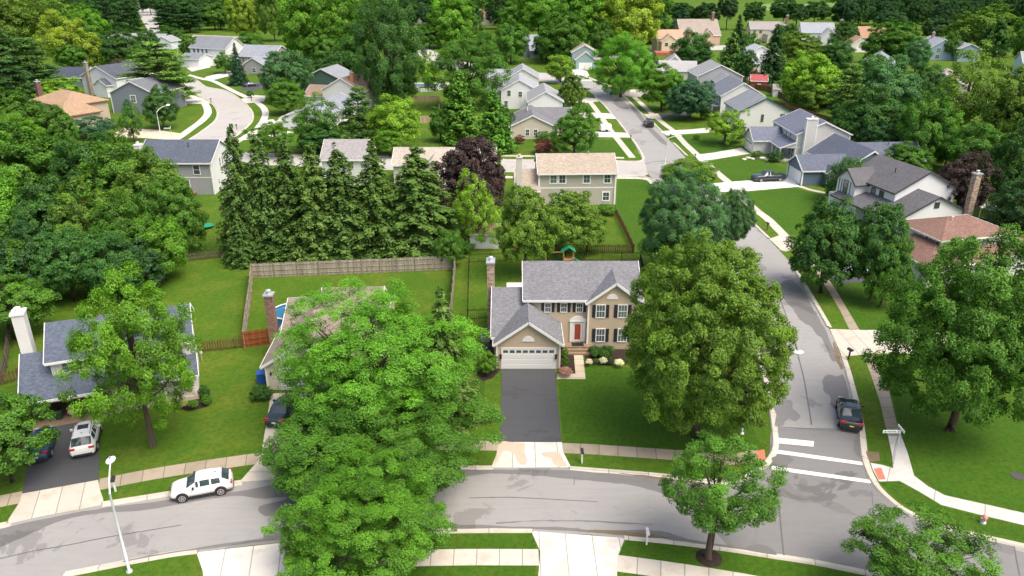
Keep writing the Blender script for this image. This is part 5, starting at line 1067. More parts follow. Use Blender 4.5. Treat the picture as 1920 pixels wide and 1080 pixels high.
far('pale_blue_house','pale blue house glimpsed through the trees at the right edge',(170,262),-20,(.58,.68,.76),(.36,.38,.42),[(0,14,0,12,5.4,'x',3),(10,20,-4,6,5,'y',2.6)],[('F',0,2,3),('F',0,4.5,3),('F',0,7,3)])
far('grey_roof_ranch_house','low house with wide grey roofs behind the round street locust',(46,262),-10,(.60,.60,.58),(.43,.43,.44),[(0,15,0,10,3,'x',2.6),(4,12,8,20,3.4,'y',3.4)],[('F',0,4,1)])
far('white_house','white house with a pale roof between the two dark spruces',(84,286),0,(.74,.75,.76),(.45,.48,.53),[(0,13,2,14,5,'y',3.2),(2,10,-6,3,3,'x',1.6)],[('F',0,3,3.2,1,1.4),('F',0,5,3.2,1,1.4)])
far('green_roof_cabin','dark low house at the left edge behind the pines',(-190,250),10,(.2,.25,.22),(.12,.14,.15),[(0,14,0,10,3,'x',2.6)],[('F',0,4,1)])
# sheds
def shed_(name, label, p, ang, w_, d_, ze, rise, wl, rf, axis='x', door='F'):
    h = House(name, p, ang, label, 'shed', wl, rf); h.gable(0,w_,0,d_,ze,axis,rise,oh=.15,ohr=.12)
    x,y,a = h.fp(door,0,w_/2 if door in 'FB' else d_/2); m = MB(); m.box(-.55,.55,-.04,0,0,1.75); m.box(-.02,.02,-.06,-.04,0,1.75); m.build('shed_door', h.tm, h.root, (x,y,.05), R(a)); return h.done()
shed_('garden_shed','white garden shed with a brown roof beyond the grey fence',(-5.7,97.6),0,4.0,3.0,2.1,.9,(.68,.72,.74),(.30,.20,.15),'x','L')
shed_('red_shed','small red shed with a bright red roof below the dark spruce',(73.4,240),-10,5.0,4.2,2.6,1.6,(.22,.05,.04),(.42,.11,.11))
shed_('white_shed','small white shed with a grey brown roof left of the lime willow',(76.0,226),-12,4.6,3.4,2.2,1.1,(.66,.72,.74),(.32,.28,.25))
shed_('brown_shed','small shed with a dusty pink roof behind the red shed',(77,262),-12,5.0,4,2.2,1.2,(.2,.12,.1),(.42,.22,.22))
# ------------------------------------------------------------------ vehicles
CARGLASS = newmat('car_glass'); _m, _nt, _b = CARGLASS; _b.inputs['Base Color'].default_value = (.025,.04,.045,1); _b.inputs['Roughness'].default_value = .06; _b.inputs['Specular IOR Level'].default_value = 1.0; CARGLASS = _m
_n = noise(_nt, coords(_nt), 1.5, 2, .5); _nt.links.new(mixc(_nt, (.015,.025,.03), (.06,.10,.11), _n), _b.inputs['Base Color'])
RUBBER = plain('tyre_rubber', (.018,.018,.018), .85); RIM = plain('alloy_rim', (.55,.56,.58), .3, .8, var=.05); TRIMB = plain('black_plastic', (.022,.022,.024), .65)
HEADL = plain('headlamp', (.70,.74,.78), .1, var=.05); TAILL = plain('tail_lamp', (.50,.015,.02), .2, var=.1); CHROME = plain('chrome', (.65,.66,.68), .15, 1, var=.03)
# profile stations: (x, z_hood/belt, roof z or None, half width low, half width roof)
def car(name, label, pos, head, paint, kind='suv', L=4.5, W=1.84, Hh=1.62, cat='car', opts=()):
    root = empty(name, (pos[0], pos[1], pos[2] if len(pos) > 2 else .012), R(head), label, cat)
    hw = W/2; hl = L/2
    if kind == 'suv': st = [(-1,.60,.64,.80),(-.985,.86,.90,.89),(-.95,.98,1.02,.95),(-.90,1.03,1.08,.98),(-.68,1.04,Hh-.09,1),(-.63,1.04,Hh-.05,1),(-.34,1.03,Hh-.01,1),(-.29,1.03,Hh,1),(.02,1.01,Hh,1),(.07,1.0,Hh-.02,1),(.16,.99,Hh-.08,1),(.46,.96,1.0,.99),(.52,.94,.98,.985),(.76,.87,.92,.96),(.90,.79,.83,.90),(.97,.68,.71,.80),(1,.52,.54,.66)]
    elif kind == 'sedan': st = [(-1,.55,.60,.78),(-.985,.84,.90,.86),(-.93,.93,.98,.94),(-.70,.97,1.01,.98),(-.60,.97,1.03,1),(-.34,.96,Hh-.04,1),(-.26,.96,Hh,1),(-.10,.95,Hh,1),(-.04,.95,Hh,1),(.06,.94,Hh-.02,1),(.12,.94,Hh-.06,1),(.38,.92,.97,1),(.46,.89,.93,.99),(.74,.80,.86,.97),(.90,.72,.77,.92),(.97,.62,.66,.84),(1,.48,.52,.70)]
    elif kind == 'pickup': st = [(-1,.60,.62,.94),(-.99,1.10,1.12,.96),(-.60,1.10,1.12,1),(-.22,1.12,1.14,1),(-.19,1.14,Hh-.12,1),(-.16,1.14,Hh,1),(.02,1.14,Hh,1),(.06,1.14,Hh,1),(.20,1.14,Hh-.02,1),(.26,1.14,Hh-.08,1),(.42,1.12,1.17,1),(.50,1.10,1.15,1),(.80,1.06,1.10,.98),(.94,1.0,1.04,.94),(.985,.9,.93,.90),(1,.6,.62,.86)]
    else: st = [(-1,.62,.66,.86),(-.99,1.05,1.08,.92),(-.97,1.08,Hh-.12,.97),(-.92,1.08,Hh-.01,1),(-.40,1.08,Hh,1),(-.34,1.08,Hh,1),(.04,1.06,Hh,1),(.10,1.06,Hh-.02,1),(.14,1.06,Hh-.06,1),(.34,1.04,1.10,1),(.40,1.02,1.06,.98),(.80,.98,1.02,.96),(.95,.92,.95,.92),(1,.6,.62,.84)]
    rings = []
    for (x, zb, zr, wf) in st:
        cab = zr-zb > .12; X = x*hl; w_ = hw*wf; rw = hw*(.74 if cab else .72)*wf; zl = .24 if abs(x) < .9 else .30
        if cab: inn = w_*.90
        else: inn = w_*.90
        half = [(0,zl),(w_*.80,zl),(w_*.96,zl+.10),(w_*1.0,zl+(zb-zl)*.45),(w_*.975,zb-.06),(inn,zb),(rw+(.0 if cab else inn-rw)*.35,zr-(.05 if cab else .012)),(rw*.86,zr-(.012 if cab else .0)),(0,zr+(.015 if cab else .012))]
        rings.append([(X,y,z) for y,z in half]+[(X,-y,z) for y,z in reversed(half[1:-1])])
    n = len(rings[0]); body = MB(); sg = MB(); ws = MB(); rg = MB(); V = [p for r_ in rings for p in r_]
    bf=[]; sfd={}; wf_=[]; rf=[]; run=0
    for i in range(len(rings)-1):
        ca = st[i][2]-st[i][1] > .12; cb_ = st[i+1][2]-st[i+1][1] > .12; run += not (ca and cb_ and st[i+1][0]-st[i][0] > .085); xm = (st[i][0]+st[i+1][0])/2; ln = st[i+1][0]-st[i][0]
        for k in range(n):
            f = (i*n+k, i*n+(k+1)%n, (i+1)*n+(k+1)%n, (i+1)*n+k)
            kk = k if k < 8 else n-1-k      # 0..7 half index of the face
            dst = bf
            if ca and cb_ and kk == 5 and ln > .085: dst = sfd.setdefault((run, k < 8), [])
            elif kk in (6,7) and (ca != cb_ or (ca and cb_ and abs(st[i][2]-st[i+1][2]) > .2)):
                dst = wf_ if xm > 0 else rf
            elif kk == 5 and ca != cb_ and kind != 'pickup': dst = bf
            dst.append(f)
    body.add(V, bf, True); 
    body.add(V[:n], [tuple(range(n))]); body.add(V[-n:], [tuple(range(n-1,-1,-1))])
    body.build('body', paint, root)
    for nm, fl in [('side_window', q_) for q_ in sfd.values()]+[('windshield',wf_),('rear_window',rf)]:
        if not fl: continue
        used = sorted({i for f in fl for i in f}); mp = {u:i for i,u in enumerate(used)}; mb = MB(); mb.add([V[u] for u in used], [[mp[i] for i in f] for f in fl], False); mb.build(nm, CARGLASS, root)
    wr = .345 if kind != 'sedan' else .33; fx, rx = hl*.62, -hl*.60
    for X in (fx, rx):
        for s in (-1,1):
            a = MB(); a.tube([(0,-.02*s,0),(0,.012*s,0)],[wr+.085]*2,20); a.build('wheel_arch', TRIMB, root, (X, s*(hw-.005), wr+.03))
            t = MB(); t.tube([(0,-.12,0),(0,-.10,0),(0,.10,0),(0,.12,0)],[wr*.93,wr,wr,wr*.93],20); to = t.build('wheel', RUBBER, root, (X, s*(hw-.08), wr))
            q = MB(); yo = s*.128
            q.tube([(0,yo-.02*s,0),(0,yo,0)],[wr*.60]*2,16) if False else None
            for j in range(5):
                a_ = 2*pi*j/5+.3; q.bar((0,yo,0),(cos(a_)*wr*.62,yo,sin(a_)*wr*.62),.07,.02,(0,1,0))
            m_ = 18
            for j in range(m_):
                a0, a1 = 2*pi*j/m_, 2*pi*(j+1)/m_; q.bar((cos(a0)*wr*.64,yo,sin(a0)*wr*.64),(cos(a1)*wr*.64,yo,sin(a1)*wr*.64),.05,.03,(0,1,0))
            q.build('rim', RIM, to)
    zb = .62
    for s in (-1,1):
        MB().box(hl*.90-.09,hl*.985-.06,s*hw*.60-.17,s*hw*.60+.17,zb-.02 if kind != 'pickup' else .85,zb+.10 if kind != 'pickup' else 1.0).build('headlight', HEADL, root)
        x_ = -hl*.985
        MB().box(x_-.012,x_+.16,s*hw*.72-.19,s*hw*.72+.19,.84 if kind != 'boxy' else .8,.99).build('tail_light', TAILL, root)
        mm = MB(); mm.box(hl*.20,hl*.20+.14,s*(hw+.02)-.02,s*(hw+.02)+.16*s,1.02,1.16) if s > 0 else mm.box(hl*.20,hl*.20+.14,-(hw+.18),-(hw-.0),1.02,1.16); mm.build('wing_mirror', paint if 'mir' not in opts else TRIMB, root)
        MB().box(-hl*.42,hl*.40,s*(hw+.002)-.012,s*(hw+.002)+.012,.26,.40).build('sill_trim', TRIMB, root)
        for hx in (.05*hl, -.38*hl): MB().box(hx,hx+.16,s*(hw*.985)-.02,s*(hw*.985)+.02,.86,.90).build('door_handle', paint, root)
    MB().box(-hl-.015,-hl+.12,-hw*.72,hw*.72,.28,.46).build('rear_bumper', TRIMB, root); MB().box(hl-.12,hl+.012,-hw*.66,hw*.66,.26,.42).build('front_bumper', TRIMB, root)
    MB().box(hl-.14,hl-.02,-hw*.42,hw*.42,.50,.66).build('grille', TRIMB, root)
    px_ = plain('plate_'+('yellow' if 'yplate' in opts else 'white'), (.75,.55,.12) if 'yplate' in opts else (.75,.75,.75), .5)
    MB().box(-hl-.03,-hl-.016,-.17,.17,.60,.72).build('number_plate', px_, root)
    if 'rails' in opts:
        for s in (-1,1): MB().bar((-hl*.62,s*hw*.66,Hh+.05),(hl*.12,s*hw*.66,Hh+.04),.05,.05).build('roof_rail', CHROME, root)
    if 'sunroof' in opts: MB().box(-hl*.22,hl*.06,-hw*.42,hw*.42,Hh-.02,Hh+.028).build('sunroof', CARGLASS, root)
    if 'fin' in opts: MB().prism([(-hl*.50,-.02,Hh),(-hl*.42,-.02,Hh),(-hl*.50,-.02,Hh+.09)],(0,.04,0)).build('aerial', TRIMB, root)
    if 'fog' in opts: pass
    if kind == 'pickup':
        MB().box(-hl*.96,-hl*.24,-hw*.80,hw*.80,1.02,1.155).build('truck_bed_liner', TRIMB, root)
    if 'spare' in opts:
        t = MB(); t.tube([(-hl-.02,0,1.0),(-hl-.22,0,1.0)],[.36,.36],18); t.build('spare_wheel', RUBBER, root)
    return root
PW = paint_mat('white_paint',(.80,.80,.79)); PB = paint_mat('black_paint',(.012,.014,.017)); PBL = paint_mat('blue_paint',(.008,.055,.13)); PGR = paint_mat('grey_paint',(.035,.045,.06),.3); PS = paint_mat('silver_paint',(.45,.50,.53),.3); PDG = paint_mat('dark_green_paint',(.02,.045,.045),.2); PNV = paint_mat('navy_paint',(.02,.03,.06),.2)
def g(px, py): p = at(px, py); return (p.x, p.y, .03)
car('white_crossover','white crossover parked on the street by the left verge',(-22.75,45.7,.016),198,PW,'suv',4.3,1.8,1.5,opts=('fin','mir'))
car('white_estate_suv','white SUV with roof rails and sunroof parked on the left asphalt drive',(-34.45,51.9,.028),111,PW,'suv',4.7,1.86,1.62,opts=('rails','sunroof','fin'))
car('blue_hatchback','dark blue car parked on the left drive half under the tree',(-37.6,51.0,.028),111,PBL,'sedan',4.5,1.8,1.44,opts=())
car('dark_sedan','black sedan parked at the kerb near the painted crossing',(28.75,55.5,.02),72,PB,'sedan',4.75,1.86,1.45,opts=('sunroof','fin','yplate'))
car('dark_hatchback','dark green grey car on the concrete drive under the bright maple',(-19.6,56.0,.022),85,PDG,'sedan',4.5,1.8,1.46)
car('grey_pickup','dark grey pickup truck on the pale drive of the blue house',(45.9,133.0,.022),188,PGR,'pickup',5.9,2.0,1.85,cat='truck',opts=('mir',))
car('black_jeep','boxy black off road car with a spare wheel parked on the upper street',(32.6,182.5,.02),92,PB,'boxy',4.4,1.85,1.85,opts=('spare',))
car('dark_estate_car','dark car parked on the far kerb of the upper street',(31.2,231.0,.02),200,PGR,'suv',4.8,1.9,1.6,opts=())
car('navy_suv','navy SUV on the drive beside the round street locust',(39.8,246.5,.02),12,PNV,'suv',4.9,1.95,1.75,opts=('rails',))
car('grey_estate_car','grey car behind the navy SUV beside the round street locust',(38.4,252.0,.02),12,PGR,'sedan',4.7,1.85,1.45)
car('silver_car','silver car on the drive between the dark round tree and the tall dark tree',(43.3,88.4,.03),190,PS,'sedan',4.7,1.85,1.5)
car('dark_car','dark grey car on the drive by the blue green spruce',(-82.5,246.5,.022),30,PGR,'sedan',4.8,1.85,1.45)
car('white_van','white van parked behind the small lime green tree',(24.3,292,.02),0,PW,'boxy',5.0,2.0,2.0,cat='van')
car('far_silver_car','pale car on the drive of the cream two storey house',(115,372,.02),80,PS,'suv',4.8,1.9,1.6)
# white box trailer
e_ = empty('box_trailer', (21.6,240.5,.02), R(10), 'white box trailer parked at the left kerb of the far bend', 'trailer')
MB().box(-3.4,3.0,-1.15,1.15,.5,2.7).build('cargo_box', plain('trailer_white',(.74,.74,.74),.5,var=.04), e_)
for x in (-.6,.5):
    for s in (-1,1): MB().tube([(x,s*1.02,.34),(x,s*1.24,.34)],[.34,.34],14).build('wheel', RUBBER, e_)
MB().bar((3.0,0,.45),(4.3,0,.45),.12,.1).build('drawbar', METAL, e_); MB().box(-3.43,-3.4,-1.05,1.05,.6,2.6).build('rear_door', METAL, e_)
# covered trailer / white tub on the lawn left of the upper street
e_ = empty('covered_cart', at(1135,246), .2, 'small white covered cart standing on the verge left of the upper street', 'cart')
m = MB(); m.box(-1.2,1.2,-.8,.8,.35,1.3); m.prism([(-1.2,-.8,1.3),(-1.2,-.4,1.65),(-1.2,.4,1.65),(-1.2,.8,1.3)],(2.4,0,0)); m.build('cover', plain('white_tarp',(.78,.78,.76),.7), e_)
for s in (-1,1): MB().tube([(0,s*.8,.3),(0,s*.95,.3)],[.3,.3],12).build('wheel', RUBBER, e_)
# ------------------------------------------------------------------ street furniture
GALV = plain('pale_metal', (.52,.55,.56), .5, .3, var=.08); WHM = plain('white_metal',(.75,.76,.76),.5,var=.05)
def lamp(label, base, hgt, arm, rise=.9, head=.3, mat=GALV, name='street_lamp'):
    e = empty(name, (base[0],base[1],0), 0, label, 'street lamp')
    MB().tube([(0,0,0),(0,0,.12),(0,0,.13),(0,0,hgt)],[.2,.2,.095,.065],12).build('pole', mat, e)
    a = Vector((arm[0],arm[1],0)); m = MB(); m.tube([(0,0,hgt-.05),tuple(a*.25+Vector((0,0,hgt+rise*.55))),tuple(a*.6+Vector((0,0,hgt+rise*.9))),tuple(a+Vector((0,0,hgt+rise)))],[.055,.05,.045,.04],8); m.build('arm', WHM, e)
    h_ = MB(); d = a.normalized(); c = a+d*head*.8; h_.ball((0,0,0),head,14,8,.42); ho = h_.build('lamp_head', WHM, e, (c.x,c.y,hgt+rise)); ho.scale = (1.25 if abs(d.x)>.5 else .8, .8 if abs(d.x)>.5 else 1.25, 1)
    MB().tube([(0,0,head*.4),(0,0,head*.4+.12)],[.07,.06],8).build('photocell', plain('photocell_blue',(.25,.35,.55),.5), ho); return e
b0 = at(243,1072); lamp('tall grey street lamp at the bottom left standing on the near verge', b0, 6.15, (-.95,2.3), .6, .34)
lamp('street lamp at the street corner above the yellow green tree top', at(1245,334), 7.0, (1.9,.2), .6, .35); lamp('street lamp whose head shows right of the huge corner tree', (19.0,53.2), 7.2, (3.0,-.5), .7, .38)
lamp('street lamp at the mouth of the curved street on the left', at(304,268), 6.6, (1.0,3.2), .9, .5); lamp('distant street lamp beside the white box trailer', at(1094,176), 8.2, (2.4,.5), .8, .5); lamp('small distant street lamp behind the large layered pine', at(337,122), 6.5, (-1.5,.5), .7, .5)
SGN = plain('sign_green', (.04,.20,.16), .5, var=.05); SGW = plain('sign_white', (.68,.75,.73), .5, var=.04)
def street_sign(label, base, h=2.9, d=1, blades=((1.35,-1),(1.0,90)), rz=0):
    e = empty('street_name_sign', (base[0],base[1],0), rz, label, 'sign'); MB().tube([(0,0,0),(0,0,h)],[.04,.035],8).build('pole', GALV, e)
    k = 0
    for ln, a in blades:
        b = MB()
        if a == -1: b.box(-ln,-.03,-.015,.015,h-.26,h)
        else: b.box(-.015,.015,-ln*.5,ln*.5,h+.01,h+.22)
        o = b.build('sign_blade', SGW, e); 
        if a == -1:
            t = MB(); t.box(-ln+.12,-ln+.24,-.022,-.0155,h-.20,h-.07)
            for i,(x0,x1) in enumerate([(-ln+.32,-ln+.36),(-ln+.38,-ln+.44),(-ln+.46,-ln+.52),(-ln+.55,-ln+.61),(-ln+.64,-ln+.70),(-ln+.73,-ln+.78),(-ln+.81,-ln+.87),(-ln+.90,-ln+.98),(-ln+1.12,-ln+1.22)]):
                if x1 < -.06: t.box(x0,x1,-.022,-.0155,h-.185+(i%2)*.01,h-.075)
            t.build('lettering', SGN, o)
    return e
street_sign('white street name sign on a thin pole by the new concrete ramp at the right', at(1674,872), 3.2); street_sign('street name sign at the upper crossing next to the corner street lamp', at(1240,334), 2.9, rz=.3)
street_sign('small street name sign at the mouth of the curved street', at(324,265), 3.0, rz=.2)
def mailbox(label, px, py, post, box, rz=0, big=1):
    p = at(px, py); e = empty('mailbox', (p.x,p.y,0), rz, label, 'mailbox')
    MB().box(-.06,.06,-.06,.06,0,1.0).build('post', post, e); m = MB(); n_ = 8; m.prism([(-.11*big,-.28,1.0),(.11*big,-.28,1.0)]+[(.11*big*cos(pi*k/n_),-.28,1.12+.11*sin(pi*k/n_)) for k in range(n_+1)],(0,.56,0)); b = m.build('box', box, e)
    MB().box(-.14,-.12,0,.12,1.08,1.2).build('flag', plain('red_flag',(.5,.03,.02),.5), b); return e
BLK = plain('mailbox_black',(.03,.03,.035),.5); BRP = plain('brown_post',(.10,.06,.04),.8)
mailbox('black mailbox on a post in the left verge by the asphalt drive',217,921,WHM,BLK,.3,1.3); mailbox('mailbox on a white post in the verge right of the tan house drive',1091,868,WHM,BLK,0); mailbox('white mailbox on a slim white post at the bottom kerb',1212,1021,WHM,WHM,0)
mailbox('dark mailbox by the wide concrete driveway on the right side of the side street',1591,674,BRP,BLK,.4,1.4); mailbox('black mailbox under the bright maple at the bottom kerb',594,1016,BLK,BLK,0,1.2); mailbox('mailbox at the kerb by the drive of the white porch house',1303,300,BRP,BRP,0,1.4)
mailbox('dark mailbox beside the boxy black car on the upper street',1257,262,BRP,BLK,0,1.4); mailbox('mailbox on the verge beside the bend of the side street',1438,432,BRP,BLK,0,1.4); mailbox('mailbox on the inner verge of the curved street',396,193,BRP,BLK,0,1.6); mailbox('mailbox on the outer verge of the curved street',472,190,BRP,BLK,0,1.6)
mailbox('mailbox on the verge near the covered cart',1182,264,BRP,BRP,0,1.4); mailbox('mailbox near the far end of the upper street',1103,152,BRP,BLK,0,1.6); mailbox('mailbox at the lower end of the curved street',444,243,BRP,BLK,0,1.6); mailbox('mailbox beside the dark car parked on the far kerb',1153,166,BRP,BLK,0,1.6)
p = at(1843,980); e_ = empty('fire_hydrant', (p.x,p.y,0), 0, 'pink and silver fire hydrant in the verge at the lower right', 'hydrant'); HR = plain('hydrant_pink',(.62,.25,.22),.6)
MB().tube([(0,0,0),(0,0,.06),(0,0,.07),(0,0,.5)],[.2,.2,.13,.13],12).build('barrel', plain('hydrant_silver',(.5,.5,.52),.5), e_); MB().tube([(0,0,.5),(0,0,.6),(0,0,.68)],[.17,.14,.04],12).build('bonnet', HR, e_)
for a in ((.24,0,.4),(-.24,0,.4),(0,-.24,.38)): MB().tube([(0,0,a[2]),a],[.075,.075],8).build('nozzle', HR, e_)
p = at(1908,893); props(MB().tube([(0,0,0),(0,0,.03)],[.5,.5],20).build('manhole_cover', plain('iron',(.06,.06,.06),.7), None, (p.x,p.y,.004)), 'dark round manhole cover in the right lawn', 'manhole cover')
# utility boxes beside the tan house and small things
e_ = empty('air_conditioner', (-2.75,70.2,0), 0, 'grey air conditioner beside the brick chimney of the tan house', 'air conditioner'); MB().box(-.45,.45,-.45,.45,0,.85).build('cabinet', METAL, e_); MB().tube([(0,0,.85),(0,0,.88)],[.36,.36],16).build('fan_grille', BLACKM, e_)
e_ = empty('wheeled_bin', (-2.5,67.0,0), 0, 'dark wheeled bin against the left wall of the tan house', 'bin'); MB().prism([(-.28,-.3,.08),(.28,-.3,.08),(.33,-.36,.95),(-.33,-.36,.95)],(0,.66,0)).build('body', plain('bin_grey',(.05,.055,.06),.7), e_); MB().box(-.35,.35,-.38,.34,.955,1.02).build('lid', BLACKM, e_)
e_ = empty('blue_bin', at(491,716), .2, 'blue covered bin at the left corner of the beige ranch house', 'bin'); MB().box(-.35,.35,-.45,.45,.0,.95).build('body', plain('bin_blue',(.02,.10,.35),.6), e_); MB().box(-.38,.38,-.48,.48,.955,1.03).build('lid', plain('bin_blue',(.02,.10,.35),.6), e_)
DISHG = plain('dish_grey',(.3,.3,.3),.6)
e_ = empty('satellite_dish', at(379,676), 0, 'small grey dish on a low mast by the end wall of the white house', 'dish'); MB().tube([(0,0,0),(0,0,.9)],[.03,.03],6).build('mast', METAL, e_); MB().tube([(0,0,.9),(.06,-.05,.95)],[.14,.16],16).build('dish', DISHG, e_)
# ---- fences
def fence_run(root, a, b, h, kind, mats, step=2.4):
    a = Vector((a[0],a[1],0)); b = Vector((b[0],b[1],0)); L = (b-a).length; d = (b-a)/L; n = max(1, round(L/step)); up = Vector((0,0,1)); q = d.cross(up)
    pan = MB()
    if kind == 'privacy':
        k = int(L/.15); rr_ = random.Random(int(L*100))
        for i in range(k):
            p0 = a+d*(i+.04)*L/k; p1 = a+d*(i+.97)*L/k; hh = h+rr_.uniform(-.05,.04); o_ = q*rr_.uniform(0,.012)
            pan.prism([p0+o_, p1+o_, p1+o_+up*hh, p0+o_+up*hh], q*.02)
        for z in (.35, h*.5, h-.25): pan.bar(a+up*z+q*.05, b+up*z+q*.05, .045, .09)
    elif kind == 'picket':
        k = int(L/.24)
        for i in range(k):
            c = a+d*(i+.5)*L/k; pan.prism([c-d*.06+up*.08, c+d*.06+up*.08, c+d*.06+up*(h-.08), c+up*h, c-d*.06+up*(h-.08)], q*.02)
        for z in (.32, h-.28): pan.bar(a+up*z+q*.045, b+up*z+q*.045, .04, .09)
    elif kind == 'metal':
        k = int(L/.2)
        for i in range(k): c = a+d*(i+.5)*L/k; pan.bar(c+up*.08, c+up*h, .018, .018, (0,1,0) if abs(d.x)>.5 else (1,0,0))
        for z in (.15, h-.15, h-.02): pan.bar(a+up*z, b+up*z, .03, .035)
    elif kind == 'rail':
        for z in (.35,.7,1.05): pan.bar(a+up*z, b+up*z, .05, .12)
    pan.build('fence_panel', mats, root)
    for i in range(n+1):
        c = a+d*i*L/n; m = MB(); w_ = .045 if kind != 'metal' else .03; m.box(-w_,w_,-w_,w_,0,h+.06); m.build('post', mats, root, tuple(c+q*(.1 if kind != 'metal' else 0)))
def fence(name, label, pts, h, kind, mat, step=2.4):
    P = [at(*p) for p in pts]; e = empty(name, (0,0,0), 0, label, 'fence')
    for a, b in zip(P, P[1:]): fence_run(e, a, b, h, kind, mat, step)
    return e
GW = wood_fence_mat('weathered_grey_wood', (.30,.25,.19), (.46,.42,.36)); BW = wood_fence_mat('brown_wood', (.15,.085,.045), (.24,.14,.075)); RW = wood_fence_mat('red_brown_wood', (.30,.085,.035), (.38,.13,.06)); DW = wood_fence_mat('old_grey_wood', (.12,.10,.075), (.2,.17,.13)); LW = wood_fence_mat('light_wood', (.42,.33,.22), (.55,.45,.3)); WW = plain('white_rails', (.72,.74,.74), .6, var=.04)
fence('privacy_fence', 'weathered grey board fence round the back lawn of the beige ranch house', [(458,652),(463,610),(470,560),(473,521),(560,517),(680,512),(780,508),(854,505),(850,560),(846,600)], 1.85, 'privacy', GW)
fence('wooden_gate_fence', 'reddish brown board fence panel joining the grey fence to the ranch house', [(458,652),(505,645)], 1.8, 'privacy', RW)
fence('picket_fence', 'brown picket fence between the white house and the grey board fence', [(373,661),(457,652)], 1.25, 'picket', BW); fence('picket_fence', 'dark picket fence at the lower left edge behind the blue roofed wing', [(0,722),(38,712)], 1.25, 'picket', BW)
fence('rail_fence', 'old wooden fence running up along the left edge past the tall white chimney', [(3,722),(12,690),(18,640),(22,580)], 1.3, 'privacy', DW)
fence('picket_fence', 'low dark picket fence at the foot of the left wood behind the lawn', [(318,494),(350,490),(420,482)], 1.1, 'picket', DW)
fence('metal_fence', 'black metal rail fence round the back lawn of the tan house', [(927,597),(877,600),(878,550),(880,493),(960,490),(1060,489),(1200,490),(1212,540)], 1.25, 'metal', BLACKM)
fence('picket_fence', 'brown picket fence round the lawn of the beige roofed house', [(945,475),(1000,474),(1100,474),(1187,474),(1172,440),(1152,400)], 1.25, 'picket', BW)
fence('board_fence', 'pale board fence crossing the lawns left of the two bright conifers', [(745,192),(822,190)], 1.7, 'privacy', LW); fence('board_fence', 'short pale board fence left of the bright feathery conifer', [(788,231),(822,229),(824,190)], 1.7, 'privacy', LW)
fence('pool_fence', 'white railing curving round the swimming pool behind the dark oak', [(765,162),(775,168),(790,173),(812,172),(832,168)], 1.2, 'picket', WW)
fence('board_fence', 'dark brown board fence behind the red shed', [(1390,158),(1402,166),(1440,172),(1475,190),(1560,205)], 1.7, 'privacy', BW); fence('board_fence', 'brown fence in the shade behind the white house with the large chimney', [(1450,200),(1500,215),(1540,228),(1585,240)], 1.7, 'privacy', BW)
fence('board_fence', 'low brown fence in the right grove behind the patio', [(1850,385),(1900,380),(1960,378)], 1.5, 'privacy', BW)
# ------------------------------------------------------------------ garden things
GRT = plain('green_canvas', (.01,.27,.14), .7, var=.15); CED = plain('cedar_wood', (.42,.22,.09), .8, var=.2)
p = at(1065,498); e_ = empty('playset', (p.x,p.y,0), .05, 'wooden playset with a green canvas roof behind the tan house', 'playset')
m = MB()
for x in (-.8,.8):
    for y in (-.6,.6): m.box(x-.06,x+.06,y-.06,y+.06,0,2.5)
m.build('tower_frame', CED, e_); MB().box(-.86,.86,-.66,.66,1.1,1.2).build('platform', CED, e_)
m = MB(); m.slab([(-1.15,-.8,2.35),(0,-.8,3.15),(0,.8,3.15),(-1.15,.8,2.35)],.03); m.slab([(0,-.8,3.15),(1.15,-.8,2.35),(1.15,.8,2.35),(0,.8,3.15)],.03); m.build('canopy', GRT, e_)
m = MB(); m.bar((-.8,0,2.2),(-3.6,0,2.2),.1,.12); m.bar((-3.6,0,2.2),(-3.6,.9,0),.09,.09); m.bar((-3.6,0,2.2),(-3.6,-.9,0),.09,.09); m.build('swing_beam', CED, e_)
for x in (-1.6,-2.6):
    m = MB(); m.box(x-.22,x+.22,-.1,.1,.5,.54); m.bar((x-.2,0,.54),(x-.2,0,2.2),.02,.02,(0,1,0)); m.bar((x+.2,0,.54),(x+.2,0,2.2),.02,.02,(0,1,0)); m.build('swing', GRT, e_)
e_.scale = (.8,.8,.85)
m = MB(); m.prism([(.86,-.3,1.2),(2.4,-.3,.2),(2.5,-.3,.3),(.86,-.3,1.35)],(0,.6,0)); m.build('slide', GRT, e_)
WATER = newmat('pool_water'); WATER[2].inputs['Base Color'].default_value = (.04,.17,.30,1); WATER[2].inputs['Roughness'].default_value = .08; WATER = WATER[0]
c = Vector((at(548,600).x,at(548,600).y,0)); e_ = empty('round_pool', c, 0, 'round above ground pool with a blue rim behind the beige ranch house', 'pool'); m = MB(); 
m.tube([(0,0,0),(0,0,1.1)],[2.1,2.1],28,False); m.build('pool_wall', plain('pool_blue',(.06,.22,.5),.5,var=.3,sc_=3), e_)
m = MB(); 
for k in range(28):
    a0,a1 = 2*pi*k/28,2*pi*(k+1)/28; m.bar((2.1*cos(a0),2.1*sin(a0),1.12),(2.1*cos(a1),2.1*sin(a1),1.12),.18,.06)
m.build('rim', WW, e_); m = MB(); m.tube([(0,0,.9),(0,0,.95)],[2.06,2.06],28); m.build('water', WATER, e_)
m = MB(); m.bar((-.3,-2.3,0),(-.3,-2.15,1.9),.04,.04,(0,1,0)); m.bar((.3,-2.3,0),(.3,-2.15,1.9),.04,.04,(0,1,0)); m.build('ladder', plain('teal_metal',(.05,.35,.3),.5), e_)
c = at(802,160); e_ = empty('swimming_pool', (c.x,c.y,0), 0, 'swimming pool with pale deck inside the white railing', 'pool'); m = MB(); m.box(-6.5,6.5,-3.2,5,.02,.12); m.build('pool_deck', plain('pool_deck',(.5,.48,.44),.8), e_); m = MB(); m.box(-4,3.5,-1.8,2.5,.12,.15); m.build('water', WATER, e_)
